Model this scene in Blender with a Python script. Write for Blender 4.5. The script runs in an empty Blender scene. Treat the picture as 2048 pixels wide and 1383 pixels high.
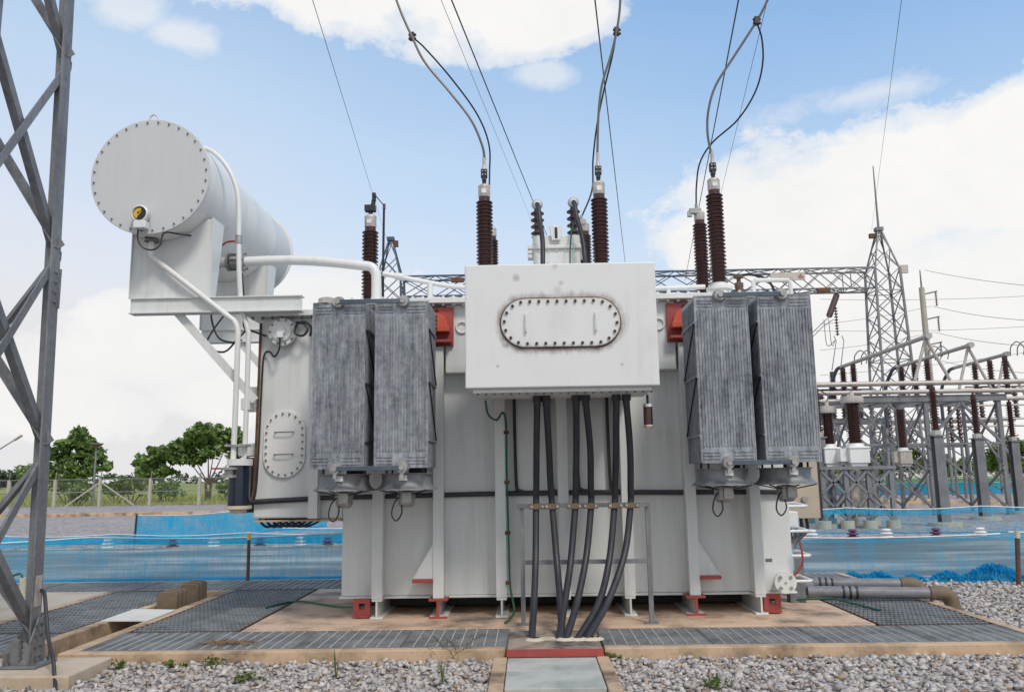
import bpy, bmesh, math, random
import numpy as np
from mathutils import Vector, Matrix
random.seed(7); RNG=np.random.default_rng(7)
S=bpy.context.scene; COL=S.collection; PI=math.pi
# ------------------------------------------------------------------ camera
F=1640.0
CAM=Vector((0,0,1.65))
def solve_cam():
    rho=math.radians(.85); c,s=math.cos(rho),math.sin(rho)
    u,v=34/F,-259.5/F; u0=u*c+v*s; v0=-u*s+v*c
    psi=math.atan(u0); th=math.atan(-v0)
    for i in range(20):
        fw=Vector((-math.sin(psi)*math.cos(th),math.cos(psi)*math.cos(th),math.sin(th)))
        R0=Vector((math.cos(psi),math.sin(psi),0)); U0=R0.cross(fw)
        psi+=u0-R0.y/fw.y; th-=v0-U0.y/fw.y
    return fw,c*R0-s*U0,s*R0+c*U0
FW,RT,UP=solve_cam()
def ray(px,py): return FW+RT*((px-1024)/F)+UP*((691.5-py)/F)
def at(px,py,Y):
    d=ray(px,py); return CAM+d*(Y/d.y)
def gr(px,py,z=0.0):
    d=ray(px,py); return CAM+d*((z-CAM.z)/d.z)
cd=bpy.data.cameras.new('camera'); cam=bpy.data.objects.new('camera',cd); COL.objects.link(cam)
m=Matrix((( RT.x,UP.x,-FW.x,CAM.x),(RT.y,UP.y,-FW.y,CAM.y),(RT.z,UP.z,-FW.z,CAM.z),(0,0,0,1)))
cam.matrix_world=m; cd.sensor_width=36; cd.lens=36*F/2048; cd.clip_end=3000; cd.clip_start=.05
S.camera=cam
# ------------------------------------------------------------------ materials
def newmat(name):
    m=bpy.data.materials.new(name); m.use_nodes=True
    n=m.node_tree.nodes; l=m.node_tree.links
    return m,n,l,n['Principled BSDF']
def noise(n,l,coord,scale,detail=4,rough=.6,mapscale=None,dist=0):
    t=n.new('ShaderNodeTexNoise'); t.inputs['Scale'].default_value=scale; t.inputs['Detail'].default_value=detail
    t.inputs['Roughness'].default_value=rough; t.inputs['Distortion'].default_value=dist
    if mapscale:
        mp=n.new('ShaderNodeMapping'); mp.inputs['Scale'].default_value=mapscale
        l.new(coord,mp.inputs['Vector']); coord=mp.outputs[0]
    l.new(coord,t.inputs['Vector']); return t.outputs['Fac']
def ramp(n,l,fac,stops):
    r=n.new('ShaderNodeValToRGB'); e=r.color_ramp.elements
    while len(e)>1: e.remove(e[-1])
    e[0].position=stops[0][0]; e[0].color=stops[0][1]
    for p,c in stops[1:]:
        x=e.new(p); x.color=c
    l.new(fac,r.inputs[0]); return r.outputs[0]
def c4(c): return (c[0],c[1],c[2],1)
def g1(v): return (v,v,v,1)
def mixc(n,l,fac,a,b,mode='MIX'):
    x=n.new('ShaderNodeMix'); x.data_type='RGBA'; x.blend_type=mode
    for s,v in ((0,fac),(6,a),(7,b)):
        if isinstance(v,(int,float)): x.inputs[s].default_value=v
        elif isinstance(v,tuple): x.inputs[s].default_value=v
        else: l.new(v,x.inputs[s])
    return x.outputs[2]
def mth(n,l,op,a,b=None,clamp=False):
    x=n.new('ShaderNodeMath'); x.operation=op; x.use_clamp=clamp
    for i,v in enumerate((a,b)):
        if v is None: continue
        if isinstance(v,(int,float)): x.inputs[i].default_value=v
        else: l.new(v,x.inputs[i])
    return x.outputs[0]
def ocoord(n): return n.new('ShaderNodeTexCoord').outputs['Object']
def bump(n,l,b,h,strength,dist=.01):
    x=n.new('ShaderNodeBump'); x.inputs['Strength'].default_value=strength; x.inputs['Distance'].default_value=dist
    l.new(h,x.inputs['Height']); l.new(x.outputs[0],b.inputs['Normal'])
def simple(name,col,rough=.5,metal=0,var=.15,scale=6,streak=None,bmp=0,bscale=60,col2=None,spec=None):
    m,n,l,b=newmat(name); o=ocoord(n)
    f=noise(n,l,o,scale,5,.65,streak)
    f=ramp(n,l,f,[(.3,g1(0)),(.7,g1(1))])
    d=col2 if col2 else tuple(x*(1-2*var) for x in col)
    l.new(mixc(n,l,f,c4(d),c4(col)),b.inputs['Base Color'])
    b.inputs['Roughness'].default_value=rough; b.inputs['Metallic'].default_value=metal
    if spec is not None: b.inputs['Specular IOR Level'].default_value=spec
    if bmp: bump(n,l,b,noise(n,l,o,bscale,3),bmp)
    return m
def paint(name,col,dirt=(.36,.31,.24),amt=.60,rough=.42):
    m,n,l,b=newmat(name); o=ocoord(n)
    a=noise(n,l,o,1.6,5,.6); st=noise(n,l,o,1.0,5,.7,(9,9,.55)); sp=noise(n,l,o,34,3,.7)
    f=mth(n,l,'MULTIPLY',ramp(n,l,a,[(.38,g1(.15)),(.72,g1(1))]),ramp(n,l,st,[(.44,g1(0)),(.78,g1(1))]))
    f=mth(n,l,'MULTIPLY',f,amt)
    sp=mth(n,l,'MULTIPLY',ramp(n,l,sp,[(.70,g1(0)),(.78,g1(1))]),.25*amt)
    f=mth(n,l,'ADD',f,sp,True)
    l.new(mixc(n,l,f,c4(col),c4(dirt)),b.inputs['Base Color'])
    l.new(mth(n,l,'ADD',mth(n,l,'MULTIPLY',a,.25),rough-.12),b.inputs['Roughness'])
    bump(n,l,b,a,.12,.02)
    return m
M={}
M['tank']=paint('tank_paint',(.68,.70,.68))
M['endshade']=paint('drum_end_shaded_paint',(.57,.585,.585),amt=.3)  # darker tank paint: weaker light on the drum end put into the colour
M['box']=None
M['white']=paint('white_paint',(.74,.74,.71),amt=.4)
M['red']=simple('red_oxide_paint',(.40,.065,.05),.55,0,.18,5,col2=(.27,.05,.045))
M['redorange']=simple('orange_red_paint',(.62,.10,.045),.5,0,.12,5)
M['black']=simple('black_cable',(.018,.020,.028),.5,0,.25,4,(3,3,.8),col2=(.040,.040,.046))
M['dark']=simple('dark_steel',(.05,.05,.052),.55,.4,.2,12)
M['bolt']=simple('dull_bolt',(.26,.25,.23),.5,.7,.25,20)
M['rustbolt']=simple('brown_bolt',(.07,.055,.045),.6,.3,.25,20)
M['green']=simple('green_wire',(.012,.13,.065),.5,0,.2,9)
M['purple']=simple('purple_plastic',(.14,.06,.13),.45,0,.15,9)
M['hotwhite']=simple('white_plastic',(.78,.78,.78),.4,0,.08,9)
M['yellow']=simple('yellow_dial',(.75,.48,.05),.4,0,.1,20)
M['crossbar']=simple('bright_galvanised_bar',(.62,.63,.62),.5,.2,.12,14)
M['alu']=simple('dull_aluminium',(.47,.46,.43),.5,.55,.2,14)
M['capgrey']=simple('grey_metal_cap',(.60,.58,.54),.5,.2,.18,18,(1,1,.4),col2=(.38,.32,.26))
M['beige']=simple('beige_paint',(.50,.42,.32),.45,0,.06,4)
M['pvc']=simple('cream_pvc',(.66,.58,.44),.5,0,.1,8)
M['pvcgrey']=simple('grey_pvc',(.26,.26,.27),.5,0,.2,6,(1,3,3))
M['hood']=simple('frosted_plastic',(.55,.55,.53),.35,0,.08,8)
M['darkplastic']=simple('smoky_glass',(.018,.028,.05),.12,0,.2,6)
M['blueplastic']=simple('pale_blue_plastic',(.30,.50,.62),.35,0,.1,6)
M['rust']=simple('rusty_steel',(.20,.10,.06),.8,.2,.3,14)
M['brownpvc']=simple('brown_rubber',(.20,.145,.095),.7,0,.18,14)
M['pole']=simple('pole_concrete',(.46,.42,.35),.85,0,.1,2)
M['busbar']=simple('weathered_busbar',(.50,.45,.40),.5,.35,.1,3)
M['wire']=simple('overhead_wire',(.20,.19,.18),.5,.5,.15,3)
M['wiredark']=simple('dark_wire',(.035,.04,.06),.5,.3,.1,3)
M['trunk']=simple('tree_bark',(.10,.075,.055),.9,0,.25,5,(3,3,1),.5,20)
def galv(name,lo,hi,metal=.35,rough=.55,ms=(14,14,1.2)):
    m,n,l,b=newmat(name); o=ocoord(n)
    s=noise(n,l,o,1.0,5,.7,ms); k=noise(n,l,o,19,5,.75); big=noise(n,l,o,1.3,3)
    f=mth(n,l,'ADD',mth(n,l,'MULTIPLY',s,.45),mth(n,l,'ADD',mth(n,l,'MULTIPLY',k,.40),mth(n,l,'MULTIPLY',big,.2)))
    f=ramp(n,l,f,[(.40,g1(0)),(.66,g1(1))])
    l.new(mixc(n,l,f,c4(lo),c4(hi)),b.inputs['Base Color'])
    b.inputs['Metallic'].default_value=metal
    l.new(mth(n,l,'ADD',mth(n,l,'MULTIPLY',k,.25),rough-.12),b.inputs['Roughness'])
    bump(n,l,b,k,.12,.004)
    return m
M['radiator']=galv('galvanised_radiator',(.085,.097,.112),(.41,.435,.46),.12,.55,(17,17,2.2))
M['galv']=galv('galvanised_steel',(.14,.145,.155),(.30,.305,.31),.35,.55,(5,5,1))
M['galvfar']=galv('weathered_galvanised_steel',(.135,.14,.15),(.27,.275,.28),.2,.6,(2,2,.6))
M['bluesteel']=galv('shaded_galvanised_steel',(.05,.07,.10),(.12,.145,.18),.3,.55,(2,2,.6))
M['grating']=galv('grating_steel',(.15,.16,.165),(.36,.37,.375),.25,.5,(3,3,3))
M['porcelain']=simple('brown_porcelain',(.075,.030,.026),.22,0,.2,5)
M['porcgrey']=simple('dusty_brown_porcelain',(.13,.08,.078),.4,0,.2,5)
def concrete(name,col,stain,sc=1.2,amt=.6,bscale=40):
    m,n,l,b=newmat(name); o=ocoord(n)
    a=noise(n,l,o,sc,6,.65); k=noise(n,l,o,sc*9,4,.7); f2=noise(n,l,o,90,2)
    f=ramp(n,l,a,[(.44,g1(0)),(.56,g1(amt*.5)),(.66,g1(amt))])
    f=mth(n,l,'ADD',f,mth(n,l,'MULTIPLY',ramp(n,l,k,[(.52,g1(0)),(.75,g1(1))]),.28*amt),True)
    c=mixc(n,l,f,c4(col),c4(stain))
    c=mixc(n,l,.10,c,f2,'OVERLAY')
    l.new(c,b.inputs['Base Color']); b.inputs['Roughness'].default_value=.85
    bump(n,l,b,noise(n,l,o,bscale,5,.7),.25,.01)
    return m
M['pad']=concrete('tan_concrete',(.62,.44,.31),(.15,.11,.085),1.5,.95)
M['kerb']=concrete('kerb_concrete',(.56,.40,.26),(.15,.10,.065),1.9,.95)
M['slab']=concrete('grey_slab',(.47,.47,.43),(.24,.27,.25),2.2,.7)
M['footing']=concrete('footing_concrete',(.55,.46,.35),(.36,.22,.10),2.0,.5)
M['whiteboard']=concrete('fibre_cement',(.68,.66,.60),(.48,.45,.40),1.5,.4)
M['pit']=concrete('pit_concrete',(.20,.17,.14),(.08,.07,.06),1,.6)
M['boardwood']=concrete('weathered_board',(.36,.28,.22),(.06,.05,.045),2.2,1.0)
M['farwhite']=simple('far_wall_paint',(.7,.7,.7),.7,0,.05,1)
M['farblue']=simple('far_blue_roof',(.10,.18,.40),.6,0,.05,1)
# cable box paint with grime round its oval cover
def boxmat():
    m,n,l,b=newmat('cable_box_paint'); o=n.new('ShaderNodeNewGeometry').outputs['Position']
    sx=n.new('ShaderNodeSeparateXYZ'); l.new(o,sx.inputs[0])
    x=mth(n,l,'SUBTRACT',sx.outputs[0],.364); z=mth(n,l,'SUBTRACT',sx.outputs[2],3.256)
    wob=noise(n,l,o,7,4); stz=noise(n,l,o,1,4,.7,(26,26,2.2))
    ax=mth(n,l,'MAXIMUM',mth(n,l,'SUBTRACT',mth(n,l,'ABSOLUTE',x),.372),0)
    d=mth(n,l,'SUBTRACT',mth(n,l,'SQRT',mth(n,l,'ADD',mth(n,l,'MULTIPLY',ax,ax),mth(n,l,'MULTIPLY',z,z))),.268)
    halo=mth(n,l,'SUBTRACT',1,mth(n,l,'DIVIDE',mth(n,l,'MAXIMUM',mth(n,l,'MAXIMUM',d,mth(n,l,'MULTIPLY',d,-2.6)),0),mth(n,l,'MULTIPLY',stz,.16)),True)
    halo=mth(n,l,'MULTIPLY',mth(n,l,'POWER',halo,1.25),ramp(n,l,wob,[(.32,g1(.35)),(.6,g1(1))]))
    big=noise(n,l,o,2.2,5); sp=noise(n,l,o,17,4,.75); run=noise(n,l,o,1,4,.7,(11,11,.6))
    dirt=mth(n,l,'MULTIPLY',ramp(n,l,big,[(.45,g1(0)),(.75,g1(1))]),ramp(n,l,run,[(.42,g1(.1)),(.75,g1(1))]))
    spots=ramp(n,l,sp,[(.71,g1(0)),(.80,g1(1))])
    c=mixc(n,l,mth(n,l,'MULTIPLY',dirt,.42),(.69,.695,.675,1),(.42,.39,.34,1))
    c=mixc(n,l,mth(n,l,'MULTIPLY',spots,.45),c,(.36,.30,.25,1))
    def smudge(px,py,rad,amt):
        nonlocal c
        q=at(px,py,8.6); v=n.new('ShaderNodeVectorMath'); v.operation='DISTANCE'; l.new(o,v.inputs[0]); v.inputs[1].default_value=q
        f=mth(n,l,'SUBTRACT',1,mth(n,l,'DIVIDE',v.outputs['Value'],mth(n,l,'MULTIPLY',wob,rad*2)),True)
        c=mixc(n,l,mth(n,l,'MULTIPLY',mth(n,l,'POWER',f,.7),amt),c,(.20,.14,.10,1))
    for a_ in ((1033,556,.045,.6),(1110,532,.05,.35),(1122,566,.035,.4),(1012,690,.05,.7),(995,732,.022,.5),(1244,728,.022,.5),(1115,580,.06,.3),(1030,600,.05,.3)): smudge(*a_)
    c=mixc(n,l,mth(n,l,'MULTIPLY',halo,1.0),c,(.13,.085,.05,1))
    l.new(c,b.inputs['Base Color']); b.inputs['Roughness'].default_value=.42
    bump(n,l,b,big,.1,.02)
    return m
M['box']=boxmat()
# ground materials
def gravel(name,cols,scale=28,bst=.9):
    m,n,l,b=newmat(name); o=n.new('ShaderNodeNewGeometry').outputs['Position']
    v=n.new('ShaderNodeTexVoronoi'); v.inputs['Scale'].default_value=scale; l.new(o,v.inputs['Vector'])
    sp=n.new('ShaderNodeSeparateColor'); l.new(v.outputs['Color'],sp.inputs[0])
    c=ramp(n,l,sp.outputs[0],[(i/(len(cols)-1),c4(q)) for i,q in enumerate(cols)])
    e=ramp(n,l,v.outputs['Distance'],[(.35,g1(1)),(.75,g1(.35))])
    big=noise(n,l,o,.35,4)
    c=mixc(n,l,1.0,c,e,'MULTIPLY'); c=mixc(n,l,.35,c,ramp(n,l,big,[(.3,g1(.5)),(.7,g1(1))]),'MULTIPLY')
    l.new(c,b.inputs['Base Color']); b.inputs['Roughness'].default_value=.9
    h=mth(n,l,'SUBTRACT',1,v.outputs['Distance'])
    bump(n,l,b,h,bst,.03)
    return m
GC=[(.20,.18,.18),(.44,.40,.39),(.58,.53,.50),(.66,.61,.60),(.38,.33,.32),(.72,.69,.67)]
def fargravel():
    m,n,l,b=newmat('grey_gravel'); o=n.new('ShaderNodeNewGeometry').outputs['Position']
    def vor(sc):
        v=n.new('ShaderNodeTexVoronoi'); v.inputs['Scale'].default_value=sc; l.new(o,v.inputs['Vector'])
        sp=n.new('ShaderNodeSeparateColor'); l.new(v.outputs['Color'],sp.inputs[0]); return sp.outputs[0],v.outputs['Distance']
    a,d=vor(22); a2,d2=vor(7)
    c=ramp(n,l,a,[(i/(len(GC)-1),c4(q)) for i,q in enumerate(GC)])
    c=mixc(n,l,.75,c,ramp(n,l,a2,[(0,(.30,.28,.28,1)),(.25,(.75,.7,.68,1)),(.8,(1,.96,.93,1)),(1,(.5,.46,.45,1))]),'MULTIPLY')
    c=mixc(n,l,.4,c,ramp(n,l,noise(n,l,o,.45,5,.65),[(.35,g1(.55)),(.65,g1(1))]),'MULTIPLY')
    l.new(c,b.inputs['Base Color']); b.inputs['Roughness'].default_value=.9
    bump(n,l,b,mth(n,l,'SUBTRACT',1,mth(n,l,'ADD',d,d2)),.8,.05); return m
M['gravel']=fargravel()
def stonemat():
    m,n,l,b=newmat('crushed_stone'); g=n.new('ShaderNodeNewGeometry'); o=g.outputs['Position']
    c=ramp(n,l,g.outputs['Random Per Island'],[(0,(.20,.175,.165,1)),(.08,(.36,.325,.30,1)),(.3,(.52,.47,.435,1)),(.55,(.62,.575,.53,1)),(.75,(.42,.385,.365,1)),(.86,(.72,.685,.64,1)),(.94,(.52,.40,.28,1)),(1,(.27,.17,.11,1))])
    f=noise(n,l,o,45,5,.7)
    c=mixc(n,l,.55,c,ramp(n,l,f,[(.3,g1(.35)),(.65,g1(1))]),'MULTIPLY')
    l.new(c,b.inputs['Base Color']); b.inputs['Roughness'].default_value=.85
    bump(n,l,b,f,.35,.006)
    return m
M['stone']=stonemat()
def grassmat():
    m,n,l,b=newmat('field_grass'); o=n.new('ShaderNodeNewGeometry').outputs['Position']
    a=noise(n,l,o,.05,5,.6,(1,2.5,1)); k=noise(n,l,o,.6,5,.7)
    c=ramp(n,l,a,[(.35,(.15,.22,.04,1)),(.5,(.26,.29,.06,1)),(.62,(.34,.31,.09,1)),(.72,(.20,.13,.07,1))])
    c=mixc(n,l,.5,c,ramp(n,l,k,[(.3,g1(.45)),(.7,g1(1))]),'MULTIPLY')
    l.new(c,b.inputs['Base Color']); b.inputs['Roughness'].default_value=.95
    return m
M['grassfield']=grassmat()
def roadmat():
    m,n,l,b=newmat('road_concrete'); o=n.new('ShaderNodeNewGeometry').outputs['Position']
    a=noise(n,l,o,.55,5,.6,(.35,1.3,1)); k=noise(n,l,o,30,3)
    c=ramp(n,l,a,[(.34,(.10,.115,.12,1)),(.5,(.17,.185,.185,1)),(.6,(.32,.32,.30,1)),(.7,(.44,.42,.39,1))])
    c=mixc(n,l,.2,c,k,'OVERLAY')
    l.new(c,b.inputs['Base Color']); b.inputs['Roughness'].default_value=.7
    return m
M['road']=roadmat()
def leafmat(name,a,bcol):
    m,n,l,b=newmat(name); g=n.new('ShaderNodeNewGeometry')
    c=mixc(n,l,g.outputs['Random Per Island'],c4(a),c4(bcol))
    l.new(c,b.inputs['Base Color']); b.inputs['Roughness'].default_value=.5
    t=n.new('ShaderNodeBsdfTranslucent'); l.new(c,t.inputs['Color'])
    x=n.new('ShaderNodeMixShader'); x.inputs[0].default_value=.42
    l.new(b.outputs[0],x.inputs[1]); l.new(t.outputs[0],x.inputs[2]); l.new(x.outputs[0],n['Material Output'].inputs['Surface'])
    return m
M['leaf']=leafmat('dark_leaves',(.075,.145,.035),(.30,.42,.12))
M['leaflight']=leafmat('light_leaves',(.07,.12,.02),(.19,.26,.05))
M['leafdry']=leafmat('dry_leaves',(.10,.09,.03),(.24,.20,.09))
M['grassblade']=leafmat('field_grass_blades',(.20,.26,.045),(.48,.46,.15))
M['litter']=leafmat('dry_straw',(.30,.18,.10),(.50,.34,.20))
M['leaffar']=leafmat('far_leaves',(.07,.10,.06),(.12,.15,.09))
def netmat(name,op,col=(.0,.46,.74)):
    m,n,l,b=newmat(name); o=ocoord(n)
    f=noise(n,l,o,1.0,5,.65,(1.8,1.8,2.2)); k=noise(n,l,o,1,5,.75,(11,11,1.0),1.2)
    b.inputs['Base Color'].default_value=c4(col); b.inputs['Roughness'].default_value=.5
    tl=n.new('ShaderNodeBsdfTranslucent'); tl.inputs[0].default_value=c4(col)
    ms=n.new('ShaderNodeMixShader'); ms.inputs[0].default_value=.45
    l.new(b.outputs[0],ms.inputs[1]); l.new(tl.outputs[0],ms.inputs[2])
    tr=n.new('ShaderNodeBsdfTransparent'); tr.inputs[0].default_value=(.80,.95,1,1)
    x=n.new('ShaderNodeMixShader')
    fac=mth(n,l,'ADD',mth(n,l,'MULTIPLY',mth(n,l,'SUBTRACT',mth(n,l,'ADD',f,k),1.0),1.3),op,True)
    l.new(fac,x.inputs[0]); l.new(tr.outputs[0],x.inputs[1]); l.new(ms.outputs[0],x.inputs[2])
    l.new(x.outputs[0],n['Material Output'].inputs['Surface'])
    return m
M['net']=netmat('blue_shade_net',.20); M['nethem']=netmat('blue_net_hem',.60); M['netthick']=netmat('doubled_blue_net',.74)
M['netthin']=netmat('thin_blue_net',.10)
M['netpile']=netmat('bundled_blue_net',.72,(.0,.36,.62))
M['netgreen']=netmat('green_shade_net',.6,(.03,.28,.2))
M['wirefence']=None
def meshmat():
    m,n,l,b=newmat('chain_link'); b.inputs['Base Color'].default_value=(.4,.4,.4,1)
    tr=n.new('ShaderNodeBsdfTransparent'); x=n.new('ShaderNodeMixShader'); x.inputs[0].default_value=.05
    l.new(tr.outputs[0],x.inputs[1]); l.new(b.outputs[0],x.inputs[2]); l.new(x.outputs[0],n['Material Output'].inputs['Surface'])
    return m
M['chain']=meshmat()
# ------------------------------------------------------------------ mesh builder
ORG={}
def catmull(pts,k=8):
    P=[Vector(p) for p in pts]; P=[2*P[0]-P[1]]+P+[2*P[-1]-P[-2]]; out=[]
    for i in range(1,len(P)-2):
        a,b,c,d=P[i-1:i+3]
        for j in range(k):
            t=j/k; out.append(.5*((2*b)+(c-a)*t+(2*a-5*b+4*c-d)*t*t+(3*b-a-3*c+d)*t**3))
    out.append(P[-2]); return out
class MB:
    def __init__(s): s.v=[]; s.f=[]; s.s=[]; s.p=[]
    def add(s,vs,fs,sm=False):
        o=len(s.v); s.p.append((o,len(s.f))); s.v+=[tuple(v) for v in vs]; s.f+=[tuple(i+o for i in f) for f in fs]
        s.s+=[sm]*len(fs) if isinstance(sm,bool) else sm
        return s
    def box(s,x0,y0,z0,x1,y1,z1):
        return s.add([(x0,y0,z0),(x1,y0,z0),(x1,y1,z0),(x0,y1,z0),(x0,y0,z1),(x1,y0,z1),(x1,y1,z1),(x0,y1,z1)],
          [(0,3,2,1),(4,5,6,7),(0,1,5,4),(1,2,6,5),(2,3,7,6),(3,0,4,7)])
    def bar(s,p,q,w,h,up=(0,0,1)):
        p=Vector(p); q=Vector(q); d=(q-p).normalized(); u=Vector(up)
        a=d.cross(u)
        if a.length<1e-4: a=d.cross(Vector((0,1,0)))
        a.normalize(); b=a.cross(d); vs=[]
        for c in (p,q):
            for i,j in ((-1,-1),(1,-1),(1,1),(-1,1)): vs.append(c+a*(i*w/2)+b*(j*h/2))
        return s.add(vs,[(3,2,1,0),(4,5,6,7),(0,1,5,4),(1,2,6,5),(2,3,7,6),(3,0,4,7)])
    def ang(s,p,q,w,a,b,t=.012):     # L profile; flanges go along a and b from the p-q line
        p=Vector(p); q=Vector(q); a=Vector(a).normalized(); b=Vector(b).normalized()
        d=(q-p).normalized(); a=(a-d*a.dot(d)).normalized(); b=(b-d*b.dot(d)-a*b.dot(a)).normalized()
        prof=[(0,0),(w,0),(w,t),(t,t),(t,w),(0,w)]
        vs=[c+a*x+b*y for c in (p,q) for x,y in prof]
        fs=[(i,(i+1)%6,(i+1)%6+6,i+6) for i in range(6)]+[(5,4,3,2,1,0),(6,7,8,9,10,11)]
        return s.add(vs,fs)
    def cyl(s,p,q,r,r2=None,n=14,caps=True):
        p=Vector(p); q=Vector(q); r2=r if r2 is None else r2; d=(q-p).normalized()
        a=d.orthogonal().normalized(); b=d.cross(a); vs=[]
        for c,R in ((p,r),(q,r2)):
            for i in range(n):
                t=2*PI*i/n; vs.append(c+(a*math.cos(t)+b*math.sin(t))*R)
        fs=[(i,(i+1)%n,(i+1)%n+n,i+n) for i in range(n)]; sm=[True]*n
        if caps: fs+=[tuple(range(n-1,-1,-1)),tuple(range(n,2*n))]; sm+=[False,False]
        return s.add(vs,fs,sm)
    def tube(s,pts,r,n=8,k=0,r2=None):
        P=catmull(pts,k) if k else [Vector(p) for p in pts]
        T=[(P[min(i+1,len(P)-1)]-P[max(i-1,0)]).normalized() for i in range(len(P))]
        a=T[0].orthogonal().normalized(); vs=[]
        for i,p in enumerate(P):
            a=(a-T[i]*a.dot(T[i])).normalized(); b=T[i].cross(a)
            R=r if r2 is None else r+(r2-r)*i/(len(P)-1)
            for j in range(n):
                t=2*PI*j/n; vs.append(p+(a*math.cos(t)+b*math.sin(t))*R)
        fs=[(i*n+j,i*n+(j+1)%n,(i+1)*n+(j+1)%n,(i+1)*n+j) for i in range(len(P)-1) for j in range(n)]
        sm=[True]*len(fs); e=(len(P)-1)*n
        fs+=[tuple(range(n-1,-1,-1)),tuple(range(e,e+n))]; sm+=[False,False]
        return s.add(vs,fs,sm)
    def lathe(s,prof,o,ax=(0,0,1),n=20):
        o=Vector(o); ax=Vector(ax).normalized(); a=ax.orthogonal().normalized(); b=ax.cross(a); vs=[]
        for r,z in prof:
            for j in range(n):
                t=2*PI*j/n; vs.append(o+ax*z+(a*math.cos(t)+b*math.sin(t))*max(r,1e-4))
        fs=[(i*n+j,i*n+(j+1)%n,(i+1)*n+(j+1)%n,(i+1)*n+j) for i in range(len(prof)-1) for j in range(n)]
        return s.add(vs,fs,True if False else [True]*len(fs))
    def prism(s,poly,d):             # poly: closed loop of 3-D points, extruded by d
        P=[Vector(p) for p in poly]; d=Vector(d); n=len(P); vs=P+[p+d for p in P]
        return s.add(vs,[tuple(range(n-1,-1,-1)),tuple(range(n,2*n))]+[(i,(i+1)%n,(i+1)%n+n,i+n) for i in range(n)])
    def build(s,name,mat,parent=None,bevel=0,fix=True):
        me=bpy.data.meshes.new(name); o=Vector((0,0,0))
        if parent is not None: o=ORG[parent.name]
        elif s.v:
            A=np.array(s.v); lo=A.min(0); hi=A.max(0); o=Vector(((lo[0]+hi[0])/2,(lo[1]+hi[1])/2,lo[2]))
        vs=[(v[0]-o.x,v[1]-o.y,v[2]-o.z) for v in s.v]
        me.from_pydata(vs,[],s.f); me.polygons.foreach_set('use_smooth',s.s)
        if fix:
            bm=bmesh.new(); bm.from_mesh(me); bmesh.ops.recalc_face_normals(bm,faces=bm.faces); bm.to_mesh(me); bm.free()
        me.materials.append(mat if not isinstance(mat,str) else M[mat]); me.update()
        if any(s.s): me.set_sharp_from_angle(angle=math.radians(38))
        ob=bpy.data.objects.new(name,me); COL.objects.link(ob)
        ORG[ob.name]=o
        if parent is not None: ob.parent=parent
        else: ob.location=o
        if bevel:
            bv=ob.modifiers.new('bevel','BEVEL'); bv.width=bevel; bv.segments=2; bv.limit_method='ANGLE'; bv.angle_limit=math.radians(50)
        return ob
def each(b,name,mat,parent,per=1):          # every piece of a builder as an object of its own
    ends=b.p[1:]+[(len(b.v),len(b.f))]; out=[]
    for i in range(0,len(b.p),per):
        v0,f0=b.p[i]; v1,f1=ends[min(i+per,len(b.p))-1]
        c=MB(); c.v=b.v[v0:v1]; c.f=[tuple(q-v0 for q in f) for f in b.f[f0:f1]]; c.s=b.s[f0:f1]
        out.append(c.build(name,mat,parent))
    return out
def tag(o,label,cat,group=None):
    o['label']=label; o['category']=cat
    if group: o['group']=group
    return o
def thing(name,loc,label,cat,group=None):
    o=bpy.data.objects.new(name,None); COL.objects.link(o); o.location=loc; o.empty_display_size=.2
    ORG[o.name]=Vector(loc); return tag(o,label,cat,group)
def struct(o,kind='structure'): o['kind']=kind; return o
def copy_tree(o,loc,label=None,rz=None,sc=None,parent=None):
    c=o.copy(); COL.objects.link(c)
    if parent is None:
        c.location=loc
        if rz is not None: c.rotation_euler=(0,0,rz)
        if sc is not None: c.scale=(sc,sc,sc)
        if label: c['label']=label
    else: c.parent=parent
    for ch in [x for x in bpy.data.objects if x.parent==o]: copy_tree(ch,None,parent=c)
    return c
def sheds(rc,rs,z0,z1,n):
    p=(z1-z0)/n; out=[(rc,z0)]
    for i in range(n):
        z=z0+i*p; out+=[(rc,z+.30*p),(rs*.97,z+.38*p),(rs,z+.46*p),(rs*.96,z+.54*p),(rc*1.12,z+.82*p),(rc,z+p)]
    return out
ORDS=['first','second','third','fourth','fifth','sixth','seventh','eighth','ninth','tenth','eleventh','twelfth']
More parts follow.
